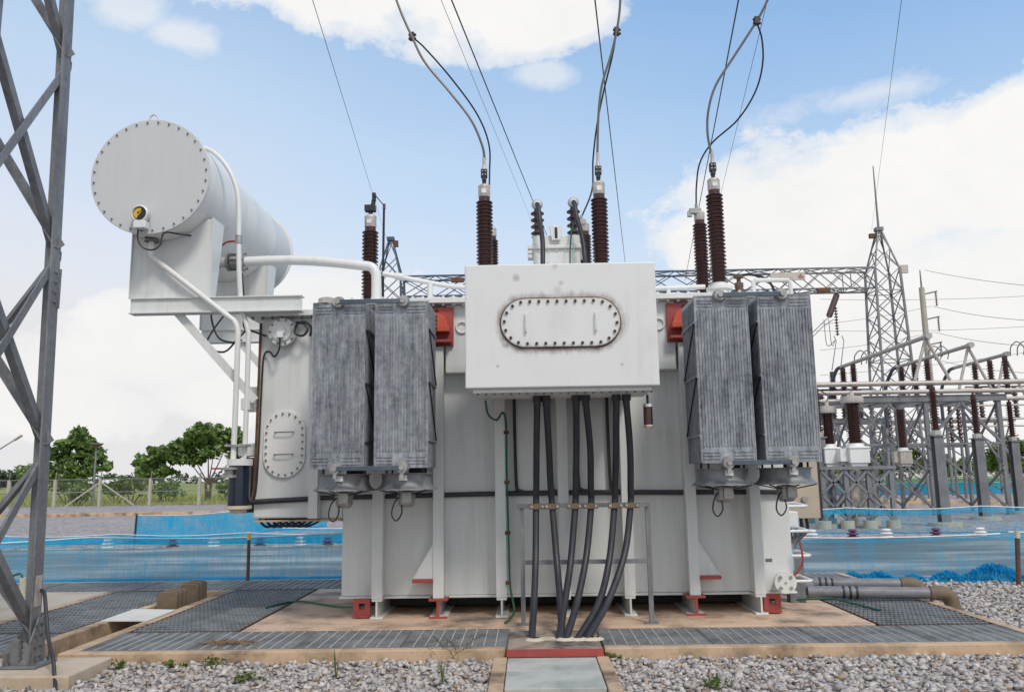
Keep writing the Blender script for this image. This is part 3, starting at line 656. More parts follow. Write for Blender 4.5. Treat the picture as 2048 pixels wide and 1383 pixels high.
# radiators with tie bars and fans
def radiator(x0,inner):
    x1=x0+.595; z0,z1=1.757,3.605; b=MB()
    b.box(x0,9.0,z0,x1,9.012,z1)
    R=P(b,'radiator','radiator')
    b=MB(); n=17
    for i in range(n):
        x=x0+.035+(x1-x0-.07)*i/(n-1); w=.0075
        b.prism([(x-w,8.9995,z0+.17),(x+w,8.9995,z0+.17),(x+w*.35,8.9885,z0+.185),(x-w*.35,8.9885,z0+.185)],(0,0,z1-z0-.34))
    for z in (z0+.05,z0+.085,z0+.12,z1-.05,z1-.085,z1-.12):
        b.box(x0+.03,8.9915,z-.007,x0+.20,8.9998,z+.007); b.box(x1-.24,8.9915,z-.007,x1-.03,8.9998,z+.007)
    b.box(x0-.001,8.994,z0,x0+.010,9.0125,z1);b.box(x1-.010,8.994,z0,x1+.001,9.0125,z1);b.box(x0,8.9945,z1-.012,x1,9.0123,z1+.002);b.box(x0,8.9945,z0-.002,x1,9.0123,z0+.012)
    P(b,'corrugated_face','radiator',R)
    b=MB()
    for i in range(1,16): y=9.0+i*.047; b.box(x0,y,z0+.004,x1,y+.013,z1-.004)
    b.cyl((x0+.3,9.0125,z1-.09),(x0+.3,10.329,z1-.09),.055,n=16); b.cyl((x0+.3,9.0125,z0+.09),(x0+.3,10.329,z0+.09),.055,n=16)
    P(b,'fins','radiator',R,0)
    b=MB(); xs=x1+.006 if inner>0 else x0-.006
    H=[z0+.30,z0+.95,z0+1.55]
    for z in H: b.box(xs-.004,8.998,z-.012,xs+.004,9.73,z+.012)
    each(b,'side_strap','radiator',R)
    b=MB()
    for a,c in zip(H[:-1],H[1:]): b.bar((xs+.004*inner,9.70,a+.02),(xs+.004*inner,9.01,c-.02),.008,.014,(1,0,0))
    each(b,'side_brace','dark',R)
    # fan hung below
    cx,cy=x0+.305,9.375
    b=MB().lathe([(.285,1.70),(.30,1.70),(.30,1.69),(.278,1.685),(.278,1.61),(.288,1.575),(.318,1.54),(.345,1.527),(.348,1.515),(.315,1.525),(.28,1.56),(.268,1.61),(.268,1.70),(.285,1.70)],(cx,cy,0),n=40)
    Fn=P(b,'fan_ring','galv')
    b=MB()
    for k in range(4):
        a=PI/4+k*PI/2; b.cyl((cx+.275*math.cos(a),cy+.275*math.sin(a),1.70),(cx+.275*math.cos(a),cy+.275*math.sin(a),1.76),.012,n=6)
        b.bar((cx+.36*math.cos(a),cy+.36*math.sin(a),1.515),(cx+.06*math.cos(a),cy+.06*math.sin(a),1.46),.012,.012)
    each(b,'fan_bracket','dark',Fn)
    b=MB().cyl((cx,cy,1.35),(cx,cy,1.505),.095,.10,18); b.box(cx-.03,cy-.155,1.37,cx+.075,cy-.08,1.49); b.cyl((cx,cy,1.325),(cx,cy,1.35),.065,.09,18)
    b.box(cx-.10,cy-.04,1.40,cx-.07,cy+.04,1.47)
    P(b,'fan_motor','alu',Fn,.004)
    b=MB()
    for k in range(6):
        a=k*PI/3; p=Vector((cx,cy,1.57)); e=Vector((math.cos(a),math.sin(a),0)); s_=Vector((-math.sin(a),math.cos(a),0))
        b.prism([p+e*.05-s_*.03+Vector((0,0,.02)),p+e*.26-s_*.07+Vector((0,0,.03)),p+e*.26+s_*.07-Vector((0,0,.03)),p+e*.05+s_*.03-Vector((0,0,.02))],(0,0,.006))
    b.cyl((cx,cy,1.505),(cx,cy,1.62),.05,n=12)
    P(b,'fan_blades','dark',Fn)
    P(MB().box(cx-.07+.03,cy-.303,1.62,cx+.05,cy-.296,1.68),'rating_plate','hotwhite',Fn)
    b=MB().tube([(cx-.05,cy-.05,1.46),(cx-.12,cy-.09,1.38),(cx-.15,cy-.1,1.25),(cx-.10,cy-.1,1.18),(cx-.04,cy-.1,1.26),(cx-.05,cy-.06,1.40)],.0085,6,6)
    P(b,'fan_cable','black',Fn)
    b=MB()
    for z in (z0+.16,1.70): pass
    b.box(cx+.03,cy-.05,1.70,cx+.19,cy+.15,1.756); P(b,'drain_valve','rustbolt',R)
    return R
for x,i in ((-2.395,1),(-1.69,1),(1.87,-1),(2.568,-1)): radiator(x,i)
for xa,xb in ((-2.104,-1.376),(2.152,2.84)):
    for z,nm in ((3.60,1),(1.757,0)):
        b=MB().box(xa,8.925,z-.024,xb,8.937,z+.024); t_=P(b,'tie_bar','bluesteel',None,.002)
        b=MB()
        for x in (xa,xb):
            b=MB().cyl((x,8.937,z),(x,8.992,z),.058,.075,18); b.cyl((x,8.905,z),(x,8.925,z),.028,n=12)
            if not nm: b.box(x-.02,8.94,z-.11,x+.02,8.985,z-.03)
            P(b,'tie_bar_boss','alu',t_)
P(MB().lathe([(0,.075),(.07,.075),(.1,.06),(.1,.012),(.12,.01),(.12,0)],(-2.26,9.1,3.607),n=20),'vent_cap','capgrey')
# cable box
b=MB(); b.box(-.655,8.60,2.568,1.393,9.38,3.905)
K=P(b,'cable_box','box',None,.014)
b=MB().box(-.58,8.68,2.525,1.32,9.42,2.5675); b.box(-.5,9.381,2.60,1.24,10.149,3.5); P(b,'gland_plate','tank',K,.004)
b=MB()
for i in range(22): bolts(b,(-.53+i*.088,8.72,2.525),(0,0,-1),.013,.02)
each(b,'gland_bolt','bolt',K)
cover(.364,3.256,.372,.262,8.572,.027,'box','rustbolt',K,False,30,.0165)
P(MB().prism([(x,8.5905,z) for x,z in stadium(.364,3.256,.372,.275,False)],(0,.009,0)),'gasket','rust',K)
for x in (-.003,.738): handle([(x,8.571,3.35),(x,8.535,3.34),(x,8.535,3.17),(x,8.571,3.16)],K,'box',.009)
GX=(.105,.205,.538,.644,.982,1.093)
for x in GX: P(MB().cyl((x,9.1,2.46),(x,9.1,2.5245),.052,n=6).cyl((x,9.1,2.41),(x,9.1,2.46),.040,n=16),'cable_gland','black',K)
def breather(x,y,zt,zb,r,body):
    h=zt-zb
    B=P(MB().lathe([(0,0),(r*1.05,0),(r*1.05,-.12*h),(r*.7,-.13*h)],(x,y,zt),n=20),'breather','hotwhite')
    P(MB().cyl((x,y,zb+.14*h),(x,y,zt-.12*h),r*.9,n=20),'breather_glass',body,B)
    P(MB().lathe([(r*1.1,.14*h),(r*1.1,.08*h),(r*.7,.06*h),(r*.65,0),(0,0)],(x,y,zb),n=20),'breather_cup','pvc',B)
    return B
q=breather(1.335,9.15,2.42,2.15,.052,'porcelain')
b=MB()
for a in (0.8,2.4,4,5.5): b.cyl((1.335+.057*math.cos(a),9.15+.057*math.sin(a),2.16),(1.335+.057*math.cos(a),9.15+.057*math.sin(a),2.42),.004,n=5)
b.cyl((1.335,9.15,2.42),(1.335,9.15,2.525),.014,n=8)
P(b,'breather_cage','dark',q)
q=breather(-3.475,9.9,1.90,1.262,.142,'darkplastic')
b=MB().lathe([(.10,.0),(.10,.03),(.06,.035),(.06,.09),(.11,.095),(.11,.12),(.05,.125)],(-3.56,9.80,1.68),n=16); P(b,'breather_valve','alu',q)
P(MB().bar((-3.78,9.79,1.79),(-3.6,9.79,1.79),.03,.02),'valve_handle','red',q)
# wiring on the tank
b=MB().tube([(-3.42,10.21,1.38),(-3.25,10.215,1.39),(-2.72,10.215,1.41),(-2.66,10.25,1.42),(-2.5,10.29,1.42),(-1.9,10.285,1.425),(-.96,10.285,1.435),(-.35,10.285,1.44),(.41,10.285,1.44),(1.18,10.285,1.435),(1.8,10.285,1.425),(2.3,10.285,1.42),(2.8,10.285,1.415),(3.17,10.285,1.41)],.032,8,5)
P(b,'wiring_loom','black')
for x,dx in ((-.17,.14),(.25,.11),(.60,.2),(.99,.12)):
    P(MB().tube([(x,10.28,2.92),(x,10.28,2.3),(x+.01,10.275,1.58),(x+.04,10.27,1.48),(x+dx,10.265,1.45)],.020,6,6),'wiring_drop','black')
gpts=[(-.48,9.3,2.50),(-.46,9.5,2.36),(-.38,9.9,2.32),(-.31,10.06,2.42),(-.27,10.07,2.30),(-.27,10.07,1.8),(-.262,10.07,1.2),(-.255,10.07,.7),(-.245,10.07,.35),(-.20,10.0,.10),(-.24,9.75,.05),(-.30,9.62,.02)]
gw=P(MB().tube(gpts,.013,6,6),'earth_wire','green')
b=MB()
for z in (2.18,1.58,.98,.40): b.box(-.30,10.05,z-.02,-.235,10.079,z+.02)
each(b,'wire_clip','rust',gw)
P(MB().tube([(-3.45,11.0,.012),(-3.32,11.35,.015),(-3.1,11.45,.02),(-2.8,11.2,.02),(-2.45,10.9,.025),(-2.12,10.5,.08)],.013,6,6),'earth_wire','green')
# conservator
cx,cz,y0,y1,r=-4.62,5.375,9.6,13.3,.715
b=MB().lathe([(r,.025),(r,.95),(r+.001,.955),(r+.001,.965),(r,.97),(r,1.85),(r+.0012,1.855),(r+.0012,1.865),(r,1.87),(r,2.75),(r+.001,2.755),(r+.001,2.765),(r,2.77),(r,y1-y0-.05),(r*.97,y1-y0),(0,y1-y0+.12)],(cx,y0,cz),(0,1,0),64)
CO=P(b,'conservator','white')
P(MB().lathe([(0,0),(r+.022,0),(r+.027,.006),(r+.027,.024),(r-.01,.0245)],(cx,y0,cz),(0,1,0),64),'end_cover','endshade',CO)
b=MB()
for k in range(32):
    a=2*PI*(k+.5)/32; bolts(b,(cx+(r-.015)*math.cos(a),y0,cz+(r-.015)*math.sin(a)),(0,-1,0),.011,.020)
each(b,'bolt','bolt',CO)
P(MB().lathe([(r+.0,0),(r+.03,0),(r+.03,.03),(r,.03)],(cx,y1-.12,cz),(0,1,0),64),'rear_flange','white',CO)
P(MB().tube([(cx-.06,y0+.012,cz+r+.02),(cx-.045,y0+.012,cz+r+.07),(cx,y0+.012,cz+r+.10),(cx+.045,y0+.012,cz+r+.07),(cx+.06,y0+.012,cz+r+.02)],.014,8,5),'lifting_eye','tank',CO)
gx,gz=-4.675,4.865
g=P(MB().lathe([(.05,.10),(.09,.09),(.105,.07),(.105,0),(.09,-.01),(.085,0),(.082,.012)],(gx,y0-.115,gz),(0,1,0),28),'oil_gauge','hotwhite',CO)
gd=P(MB().lathe([(0,0),(.084,0)],(gx,y0-.103,gz),(0,1,0),24),'gauge_dial','dark',CO)
b=MB().prism([(gx+(.074)*math.cos(a),y0-.108,gz+.066*math.sin(a)) for a in [1.25+k*.30 for k in range(11)]]+[(gx+(.030)*math.cos(a),y0-.108,gz+.030*math.sin(a)) for a in [1.25+k*.30 for k in range(10,-1,-1)]],(0,.004,0))
b.bar((gx-.028,y0-.1085,gz-.028),(gx+.02,y0-.1085,gz+.024),.003,.012); P(b,'gauge_scale','yellow',CO)
b=MB().box(gx-.06,y0-.13,gz-.185,gx+.09,y0-.03,gz-.095); P(b,'gauge_junction_box','hotwhite',CO,.008)
P(MB().tube([(gx-.02,y0-.07,gz-.19),(gx-.03,y0-.05,gz-.30),(gx+.02,y0-.03,gz-.40),(gx+.13,y0,gz-.43),(gx+.21,y0+.03,gz-.36),(gx+.24,y0+.06,gz-.2),(gx+.34,y0+.25,gz-.16),(gx+.55,y0+.5,gz-.13)],.011,6,6),'signal_cable','black',CO)
def saddle(yf,x0,x1,zt):
    arc=[]
    for k in range(17):
        x=x0+(x1-x0)*k/16; dz=(r+.004)**2-(x-cx)**2; arc.append((x,yf,min(zt,cz-math.sqrt(max(dz,0)))))
    b=MB().prism([(x0,yf,3.915),(x1,yf,3.915)]+arc[::-1],(0,.02,0))
    s=P(b,'saddle','tank',CO)
    b=MB(); 
    for x,zz in ((x0-.012,arc[0][2]),(x1,arc[-1][2])): b.prism([(x,yf-.02,3.915),(x,yf-.02,zz+.02),(x,yf+.36,zz+.02),(x,yf+.16,3.915)],(.012,0,0))
    each(b,'saddle_flange','tank',CO)
saddle(9.97,-4.965,-3.96,4.93); saddle(12.2,-4.965,-3.96,4.93)
def beam(y):
    b=MB(); b.box(-4.945,y,3.725,-2.79,y+.014,3.912); b.box(-4.945,y-.03,3.9005,-2.79,y+.12,3.913); b.box(-4.945,y-.05,3.712,-2.79,y+.12,3.7245)
    P(b,'support_beam','tank')
beam(9.95); beam(12.2)
for y in (10.0,12.2):
    b=MB().ang((-4.41,y,3.70),(-3.39,y,2.58),.10,(1,0,.9),(0,1,0),.012); b.box(-3.52,y-.02,2.50,-3.41,y+.2,2.64)
    P(b,'strut','tank')
# piping
P(MB().tube([(-4.69,9.88,4.70),(-4.69,9.88,4.52),(-4.68,9.88,4.44),(-4.60,9.88,4.37),(-3.72,9.88,3.68),(-3.60,9.88,3.58),(-3.555,9.88,3.46),(-3.55,9.88,3.3),(-3.555,9.9,2.4),(-3.56,9.9,1.80)],.035,10,5),'breather_pipe','white')
b=MB().lathe([(.05,.0),(.085,.0),(.085,.02),(.05,.02),(.05,.045),(.085,.045),(.085,.065),(.04,.065)],(-4.69,9.88,4.62),n=16); P(b,'pipe_flange','bolt')
P(MB().tube([(-4.13,9.95,5.88),(-4.0,9.95,5.83),(-3.83,9.95,5.66),(-3.70,9.95,5.42),(-3.635,9.95,5.15),(-3.615,9.95,4.7),(-3.59,9.95,4.2),(-3.56,9.99,3.8),(-3.475,10.0,3.5),(-3.46,10.0,3.3),(-3.458,10.0,2.05),(-3.47,9.95,1.88)],.031,10,6),'equalising_pipe','white')
b=MB().cyl((-3.612,9.95,4.70),(-3.610,9.95,4.60),.044,n=12); b.box(-3.65,9.84,2.05,-3.40,10.06,2.075); P(b,'pipe_union','alu')
v=P(MB().lathe([(.085,0),(.13,0),(.13,.025),(.07,.027),(.10,.05),(.10,.17),(.07,.2),(.13,.203),(.13,.228),(.07,.23)],(-3.98,10.6,4.535),(1,0,0),20),'conservator_valve','alu')
P(MB().tube([(-4.15,10.6,4.72),(-4.06,10.55,4.75),(-3.98,10.55,4.80),(-3.85,10.55,4.81)],.015,6,4),'valve_handle','red',v)
P(MB().tube([(-4.45,10.6,4.75),(-4.25,10.6,4.58),(-4.1,10.6,4.535),(-3.97,10.6,4.535)],.07,14,4),'valve_stub','white',v)
b=MB()
for k in range(8): a=2*PI*k/8; b.cyl((-3.99,10.6+.11*math.cos(a),4.535+.11*math.sin(a)),(-3.735,10.6+.11*math.cos(a),4.535+.11*math.sin(a)),.010,n=6)
P(b,'valve_bolts','bolt',v)
P(MB().tube([(-3.75,10.6,4.535),(-3.4,10.6,4.545),(-3.0,10.6,4.54),(-2.55,10.6,4.50),(-2.2,10.6,4.455),(-2.06,10.6,4.43),(-2.0,10.6,4.36),(-1.985,10.6,4.25),(-1.985,10.6,3.871)],.066,16,5),'oil_pipe','white')
P(MB().tube([(-1.95,10.85,4.40),(-1.75,10.9,4.37),(-1.386,10.95,4.30),(-.83,11,4.22),(0.5,11,4.17),(1.8,11,4.155),(2.45,11,4.165)],.034,10,4).cyl((-1.78,10.9,4.375),(-1.66,10.9,4.355),.05,n=12).cyl((-1.31,10.96,3.93),(-1.31,10.96,4.30),.04,n=10).cyl((1.95,11,3.93),(1.95,11,4.15),.03,n=10),'vent_pipe','white')
P(MB().tube([(3.0,10.6,3.87),(3.0,10.6,4.12),(3.03,10.6,4.15),(3.45,10.6,4.14),(3.48,10.6,4.10),(3.48,10.6,3.8)],.03,8),'vent_bend','white')
for pts in ([(-4.05,10.5,4.45),(-4.15,10.45,4.2),(-4.05,10.4,3.95),(-3.98,10.1,3.7),(-3.83,9.99,3.4),(-3.6,10.0,3.33)],[(-4.1,10.9,3.9),(-4.2,10.7,3.6),(-4.1,10.3,3.35),(-3.8,10.1,3.24),(-3.6,10.0,3.38),(-3.5,10.05,3.52)],[(-3.68,10.3,4.3),(-3.62,10.25,3.9),(-3.56,10.1,3.56),(-3.45,10.1,3.5),(-3.3,10.2,3.45)]):
    P(MB().tube(pts,.013,6,6),'signal_cable','black')
# bushings
def bushing(x,y,zb,zp,zc,rs,n,kind,name='bushing',mat='porcelain'):
    rc=rs*.72
    B=P(MB().lathe([(rs*1.25,3.90),(rs*1.25,zb-.06),(rs*1.5,zb-.06),(rs*1.5,zb-.02),(rs*.95,zb),(rs*.9,zb+.05)],(x,y,0),n=24),name,'white')
    P(MB().lathe([(rc,zb)]+sheds(rc,rs,zb+.02,zp,n)+[(rc*.95,zp+.001),(rc*.93,zp+.05),(rc*.5,zp+.05)],(x,y,0),n=28),'porcelain',mat,B)
    P(MB().lathe([(rc*.95,zp+.05),(rc,zp+.06),(rc,zc-.05),(rc*1.03,zc-.05),(rc*1.03,zc-.035),(rc*.9,zc-.015),(rc*.45,zc),(.0,zc)],(x,y,0),n=24),'cap','capgrey',B)
    if kind!='plain': P(MB().box(x-.035,y-rc-.006,zp+.09,x+.03,y-rc+.01,zc-.09),'label_plate','hotwhite',B)
    if kind=='clamp':
        b=MB().cyl((x,y,zc),(x,y,zc+.05),.028,n=12); b.box(x-.03,y-.035,zc+.05,x+.03,y+.035,zc+.10); b.box(x-.045,y-.035,zc+.10,x+.045,y+.035,zc+.22)
        b.add([],[])
        P(b,'terminal_clamp','dark',B,.004)
        b=MB()
        for dx in (-.022,.022):
            for dz in (.135,.185): b.cyl((x+dx,y-.035,zc+dz),(x+dx,y-.05,zc+dz),.011,n=6)
        each(b,'clamp_bolt','alu',B)
        P(MB().cyl((x,y,zc+.22),(x,y,zc+.29),.034,.022,12).cyl((x,y,zc+.29),(x,y,zc+.42),.022,n=10),'cable_lug','capgrey',B)
    return B
bushing(-.556,11,4.15,5.45,5.69,.118,24,'clamp'); bushing(1.045,11,4.15,5.455,5.70,.118,24,'clamp'); bushing(2.645,11,4.17,5.48,5.71,.118,24,'clamp')
N=bushing(-2.15,11,4.0,5.05,5.285,.115,20,'neutral')
b=MB().cyl((-2.15,11,5.285),(-2.15,11,5.33),.03,n=12); b.box(-2.23,10.95,5.33,-2.08,11.05,5.42); b.cyl((-2.12,11,5.42),(-2.11,11,5.50),.03,n=10); b.box(-2.13,10.97,5.48,-2.08,11.03,5.60)
P(b,'terminal_clamp','dark',N,.004)
P(MB().bar((-2.10,10.98,5.58),(-1.955,10.98,5.40),.012,.055,(0,1,0)).box(-1.975,10.96,5.36,-1.94,11.0,5.43),'busbar_link','purple',N)
P(MB().tube([(-1.96,10.98,5.40),(-1.965,10.99,4.8),(-1.97,11.02,4.3),(-1.98,11.1,3.93)],.018,6,4),'down_lead','wiredark',N)
for x,zt in ((-.51,5.47),(.93,5.52),(2.71,5.66)):
    B2=bushing(x,12.3,4.3,zt-.20,zt,.112 if x>2 else .10,22,'plain')
    b=MB().box(x-.16,12.22,zt-.05,x+.02,12.3,zt+.03); b.box(x-.19,12.23,zt-.10,x-.12,12.28,zt-.01); b.cyl((x-.05,12.25,zt),(x-.05,12.25,zt+.1),.025,n=8)
    P(b,'terminal_clamp','alu',B2,.004)
# small bushing by the right vent
sb=P(MB().lathe([(.06,0),(.06,.28),(.10,.28),(.10,.30),(.055,.31),(.055,.36),(.062,.37),(.062,.43),(.03,.44),(.03,.50),(.07,.505),(.07,.53)],(3.02,11.4,4.0-.13),n=18),'small_bushing','brownpvc')
P(MB().tube([(3.03,11.4,4.4),(3.2,11.4,4.42),(3.42,11.35,4.32),(3.5,11.3,4.05),(3.42,11.3,3.9)],.018,6,5),'down_lead','dark',sb)
# tertiary turret on the cover
y=11.2
b=MB().box(.12,y+.02,3.93,.78,y+.6,4.80); b.box(.04,y-.02,4.801,.86,y+.64,4.86); b.box(.11,y+.0,4.861,.78,y+.6,4.99)
TU=P(b,'tertiary_turret','white',None,.01)
b=MB()
for i in range(7): bolts(b,(.09+i*.12,y+.02,4.80),(0,0,-1),.016,.04)
for z in (4.74,4.68): b.box(.045,y-.01,z,.10,y+.05,z+.04); b.box(.80,y-.01,z,.855,y+.05,z+.04)
each(b,'flange_bolt','white',TU)
P(MB().cyl((.44,y-.0,4.60),(.44,y+.02,4.60),.12,n=28),'round_cover','hotwhite',TU)
b=MB().prism([(.35,y-.06,5.12),(.53,y-.06,5.12),(.50,y-.06,4.91),(.38,y-.06,4.91)],(0,.07,0)); P(b,'level_gauge','white',TU,.004)
P(MB().box(.42,y-.068,4.93,.46,y-.061,5.09),'gauge_window','dark',TU); P(MB().box(.405,y-.066,4.915,.475,y-.0605,5.105),'gauge_frame','hotwhite',TU)
for x,zt in ((.185,5.47),(.70,5.49)):
    Bq=P(MB().lathe([(.085,4.991),(.085,5.01),(.05,5.02)],(x,y+.1,0),n=20),'turret_bushing','alu')
    P(MB().lathe(sheds(.045,.098,5.01,zt-.07,4),(x,y+.1,0),n=22),'porcelain','porcgrey',Bq)
    P(MB().lathe([(0,-.07),(.05,-.065),(.078,-.03),(.083,0),(.075,.035),(.045,.068),(0,.08)],(x,y+.06,zt),n=20),'terminal_hood','hood',Bq)
    P(MB().lathe([(.045,-.03),(.052,-.01),(.03,0),(.03,.03)],(x,y-.02,zt-.02),(0,-1,-.35),16),'hood_cuff','hotwhite',Bq)
    P(MB().tube([(x,y-.02,zt-.02),(x+.012,y-.10,zt-.10),(x+.03,y-.17,zt-.3),(x+.06 if x<.5 else x+.10,y-.2,zt-.62),(x+.055 if x<.5 else x+.12,y-.3,zt-.95),(x+.05 if x<.5 else x+.12,y-.6,zt-1.3)],.034,10,6),'down_lead','black',Bq)
P(MB().tube([(.72,y-.1,5.2),(.66,y-.15,5.02),(.625,y-.16,4.75),(.62,y-.16,4.5)],.010,6,5),'earth_wire','green',TU)
# lower right: drain valve, rungs, cabinet, leads
d=P(MB().lathe([(0,0),(.125,0),(.125,.03),(.075,.031),(.075,.07),(.125,.071),(.125,.10),(.07,.11),(.07,.33)],(2.99,10.0,.37),(.12,1,0),28),'drain_valve','white')
b=MB()
for k in range(4): a=PI/4+k*PI/2; bolts(b,(2.99+.085*math.cos(a),10.0,.37+.085*math.sin(a)),(0,-1,0),.021,.018)
bolts(b,(2.99,10.0,.37),(0,-1,0),.012,.012)
each(b,'valve_bolt','alu',d)
P(MB().tube([(3.12,10.2,.40),(3.19,10.18,.47),(3.26,10.17,.60),(3.24,10.17,.83)],.014,6,5),'valve_handle','red',d)
P(MB().box(2.86,10.3265,.575,2.94,10.3299,.615),'rating_plate','bolt')
for z in (1.225,.92,.62,.315):
    P(MB().tube([(3.19,10.55,z),(3.46,10.55,z),(3.49,10.60,z),(3.42,10.85,z+.03),(3.19,10.95,z+.03)],.019,8),'step_rung','hotwhite')
b=MB().box(3.46,11.5,1.02,3.98,11.9,1.95); CB=P(b,'control_cabinet','beige',None,.01)
P(MB().box(3.975,11.49,1.01,4.0,11.5-.002,1.96),'cabinet_edge','dark',CB); P(MB().cyl((3.76,11.44,1.28),(3.76,11.4995,1.28),.04,n=14),'cabinet_lock','alu',CB)
b=MB().box(3.192,11.55,1.1,3.459,11.85,1.9); P(b,'cabinet_bracket','tank',CB)
P(MB().box(3.20,10.98,.93,3.50,11.25,1.14),'terminal_box','hotwhite',None,.01)
b=MB()
for i in range(5): x=3.52+i*.075; b.tube([(x,11.65,1.03),(x,11.65,.85),(3.55+i*.02,11.6,.68),(3.54+i*.015,11.5,.50)],.022,6,4)
P(b,'cabinet_cables','black',CB)
P(MB().tube([(3.58,11.5,.62),(3.58,11.45,.25),(3.60,11.38,.15),(3.72,11.28,.10)],.085,16,5),'cable_duct','pvcgrey',CB)
P(MB().box(3.32,10.95,.0,3.52,11.1,.55),'duct_post','galv',CB,.004); P(MB().box(3.27,10.7,.42,3.32,10.75,.75),'level_tube','blueplastic',CB)
P(MB().tube([(3.3,11,.02),(3.55,10.9,.05),(3.8,10.85,.06),(4.0,10.6,.03),(4.15,10.2,.01)],.014,6,5),'earth_wire','green')
# ------------------------------------------------------------------ power cables, rack
RX=(.085,.255,.507,.69,.975,1.157)
CL=['leftmost thick black cable, nearly straight, from the cable box to the board','second thick black cable from the left, slanting down to the right','third thick black cable from the left, bending in toward the others','fourth thick black cable from the left, curving gently to the left','fifth thick black cable from the left, curving strongly near its foot','rightmost thick black cable, with the widest bend to the left']
CP=[[(253,70),(251,300),(250,480),(249,560),(247,780),(240,980),(230,1140)],[(297,70),(306,300),(314,480),(321,560),(341,800),(356,980),(364,1140)],[(428,70),(428,300),(425,480),(423,560),(403,800),(377,980),(352,1140)],
 [(475,70),(489,300),(492,480),(493,560),(472,780),(432,980),(386,1135)],[(607,70),(604,300),(600,480),(597,560),(575,790),(530,980),(442,1135)],[(650,70),(666,300),(669,480),(668,560),(642,770),(568,980),(482,1130)]]
YP=[9.1,9.3,9.48,9.52,9.36,8.98,8.55]
E=Vector
for i in range(6):
    pts=[E((GX[i],9.1,2.45))]+[at(960+x/2.22,760+y/2.22,Y) for (x,y),Y in zip(CP[i][1:],YP[1:])]
    pts.append(pts[-1]+(pts[-1]-pts[-2])*.12)
    tag(MB().tube(pts,.037,14,8).build('power_cable','black'),CL[i],'cable','thick black power cables')
t=thing('cable_rack',(.6,9.6,0),'galvanised steel rack clamping the six black cables in front of the tank','rack')
for x in (-.115,1.325): 
    b=MB().ang((x,9.58,.012),(x,9.58,1.33),.05,(1,0,0),(0,1,0),.006); b.box(x-.05,9.53,0,x+.10,9.64,.012); b.build('leg','galv',t)
MB().box(-.145,9.555,1.285,1.36,9.578,1.335).build('top_rail','galv',t,.002); MB().box(-.06,9.585,.655,1.325,9.595,.705).build('lower_rail','galv',t,.002)
for i,x in enumerate(RX):
    MB().box(x-.085,9.455,1.275,x+.085,9.475,1.335).build('cable_clamp','brownpvc',t,.003)
    b=MB()
    for dx in (-.062,.062): b.cyl((x+dx,9.44,1.305),(x+dx,9.56,1.305),.017,n=8)
    each(b,'clamp_bolt','alu',t)
# ------------------------------------------------------------------ lattice tower
t=thing('lattice_tower',(-5.28,7.2,0),'grey galvanised lattice tower standing on a concrete footing at the left','tower')
def leg(sx,sy,z): # inward taper
    k=z*.012; return Vector((-5.265+sx*(.675-k)+.0,7.2+sy*(.70-k),z))
TOP=7.9; W=.15
for sx in (-1,1):
    for sy in (-1,1):
        MB().ang(leg(sx,sy,.02),leg(sx,sy,TOP),W,(-sx,0,0),(0,-sy,0),.016).build('leg','galv',t)
nz=[.18,1.95,3.88,5.90,7.85]
faces=[((-1,1),(1,1),(0,-1,0)),((1,-1),(1,1),(-1,0,0)),((-1,-1),(1,-1),(0,1,0)),((-1,-1),(-1,1),(1,0,0))]
for fi,(A,B,inn) in enumerate(faces):
    for z0,z1 in zip(nz[:-1],nz[1:]):
        for q,(u,w) in enumerate(((A,B),(B,A))):
            p0=leg(*u,z0+.06);p1=leg(*w,z1-.06); o=Vector(inn)*(.02+.03*q)
            MB().ang(p0+o,p1+o,.078,(0,0,1) ,inn,.010).build('brace','galv',t)
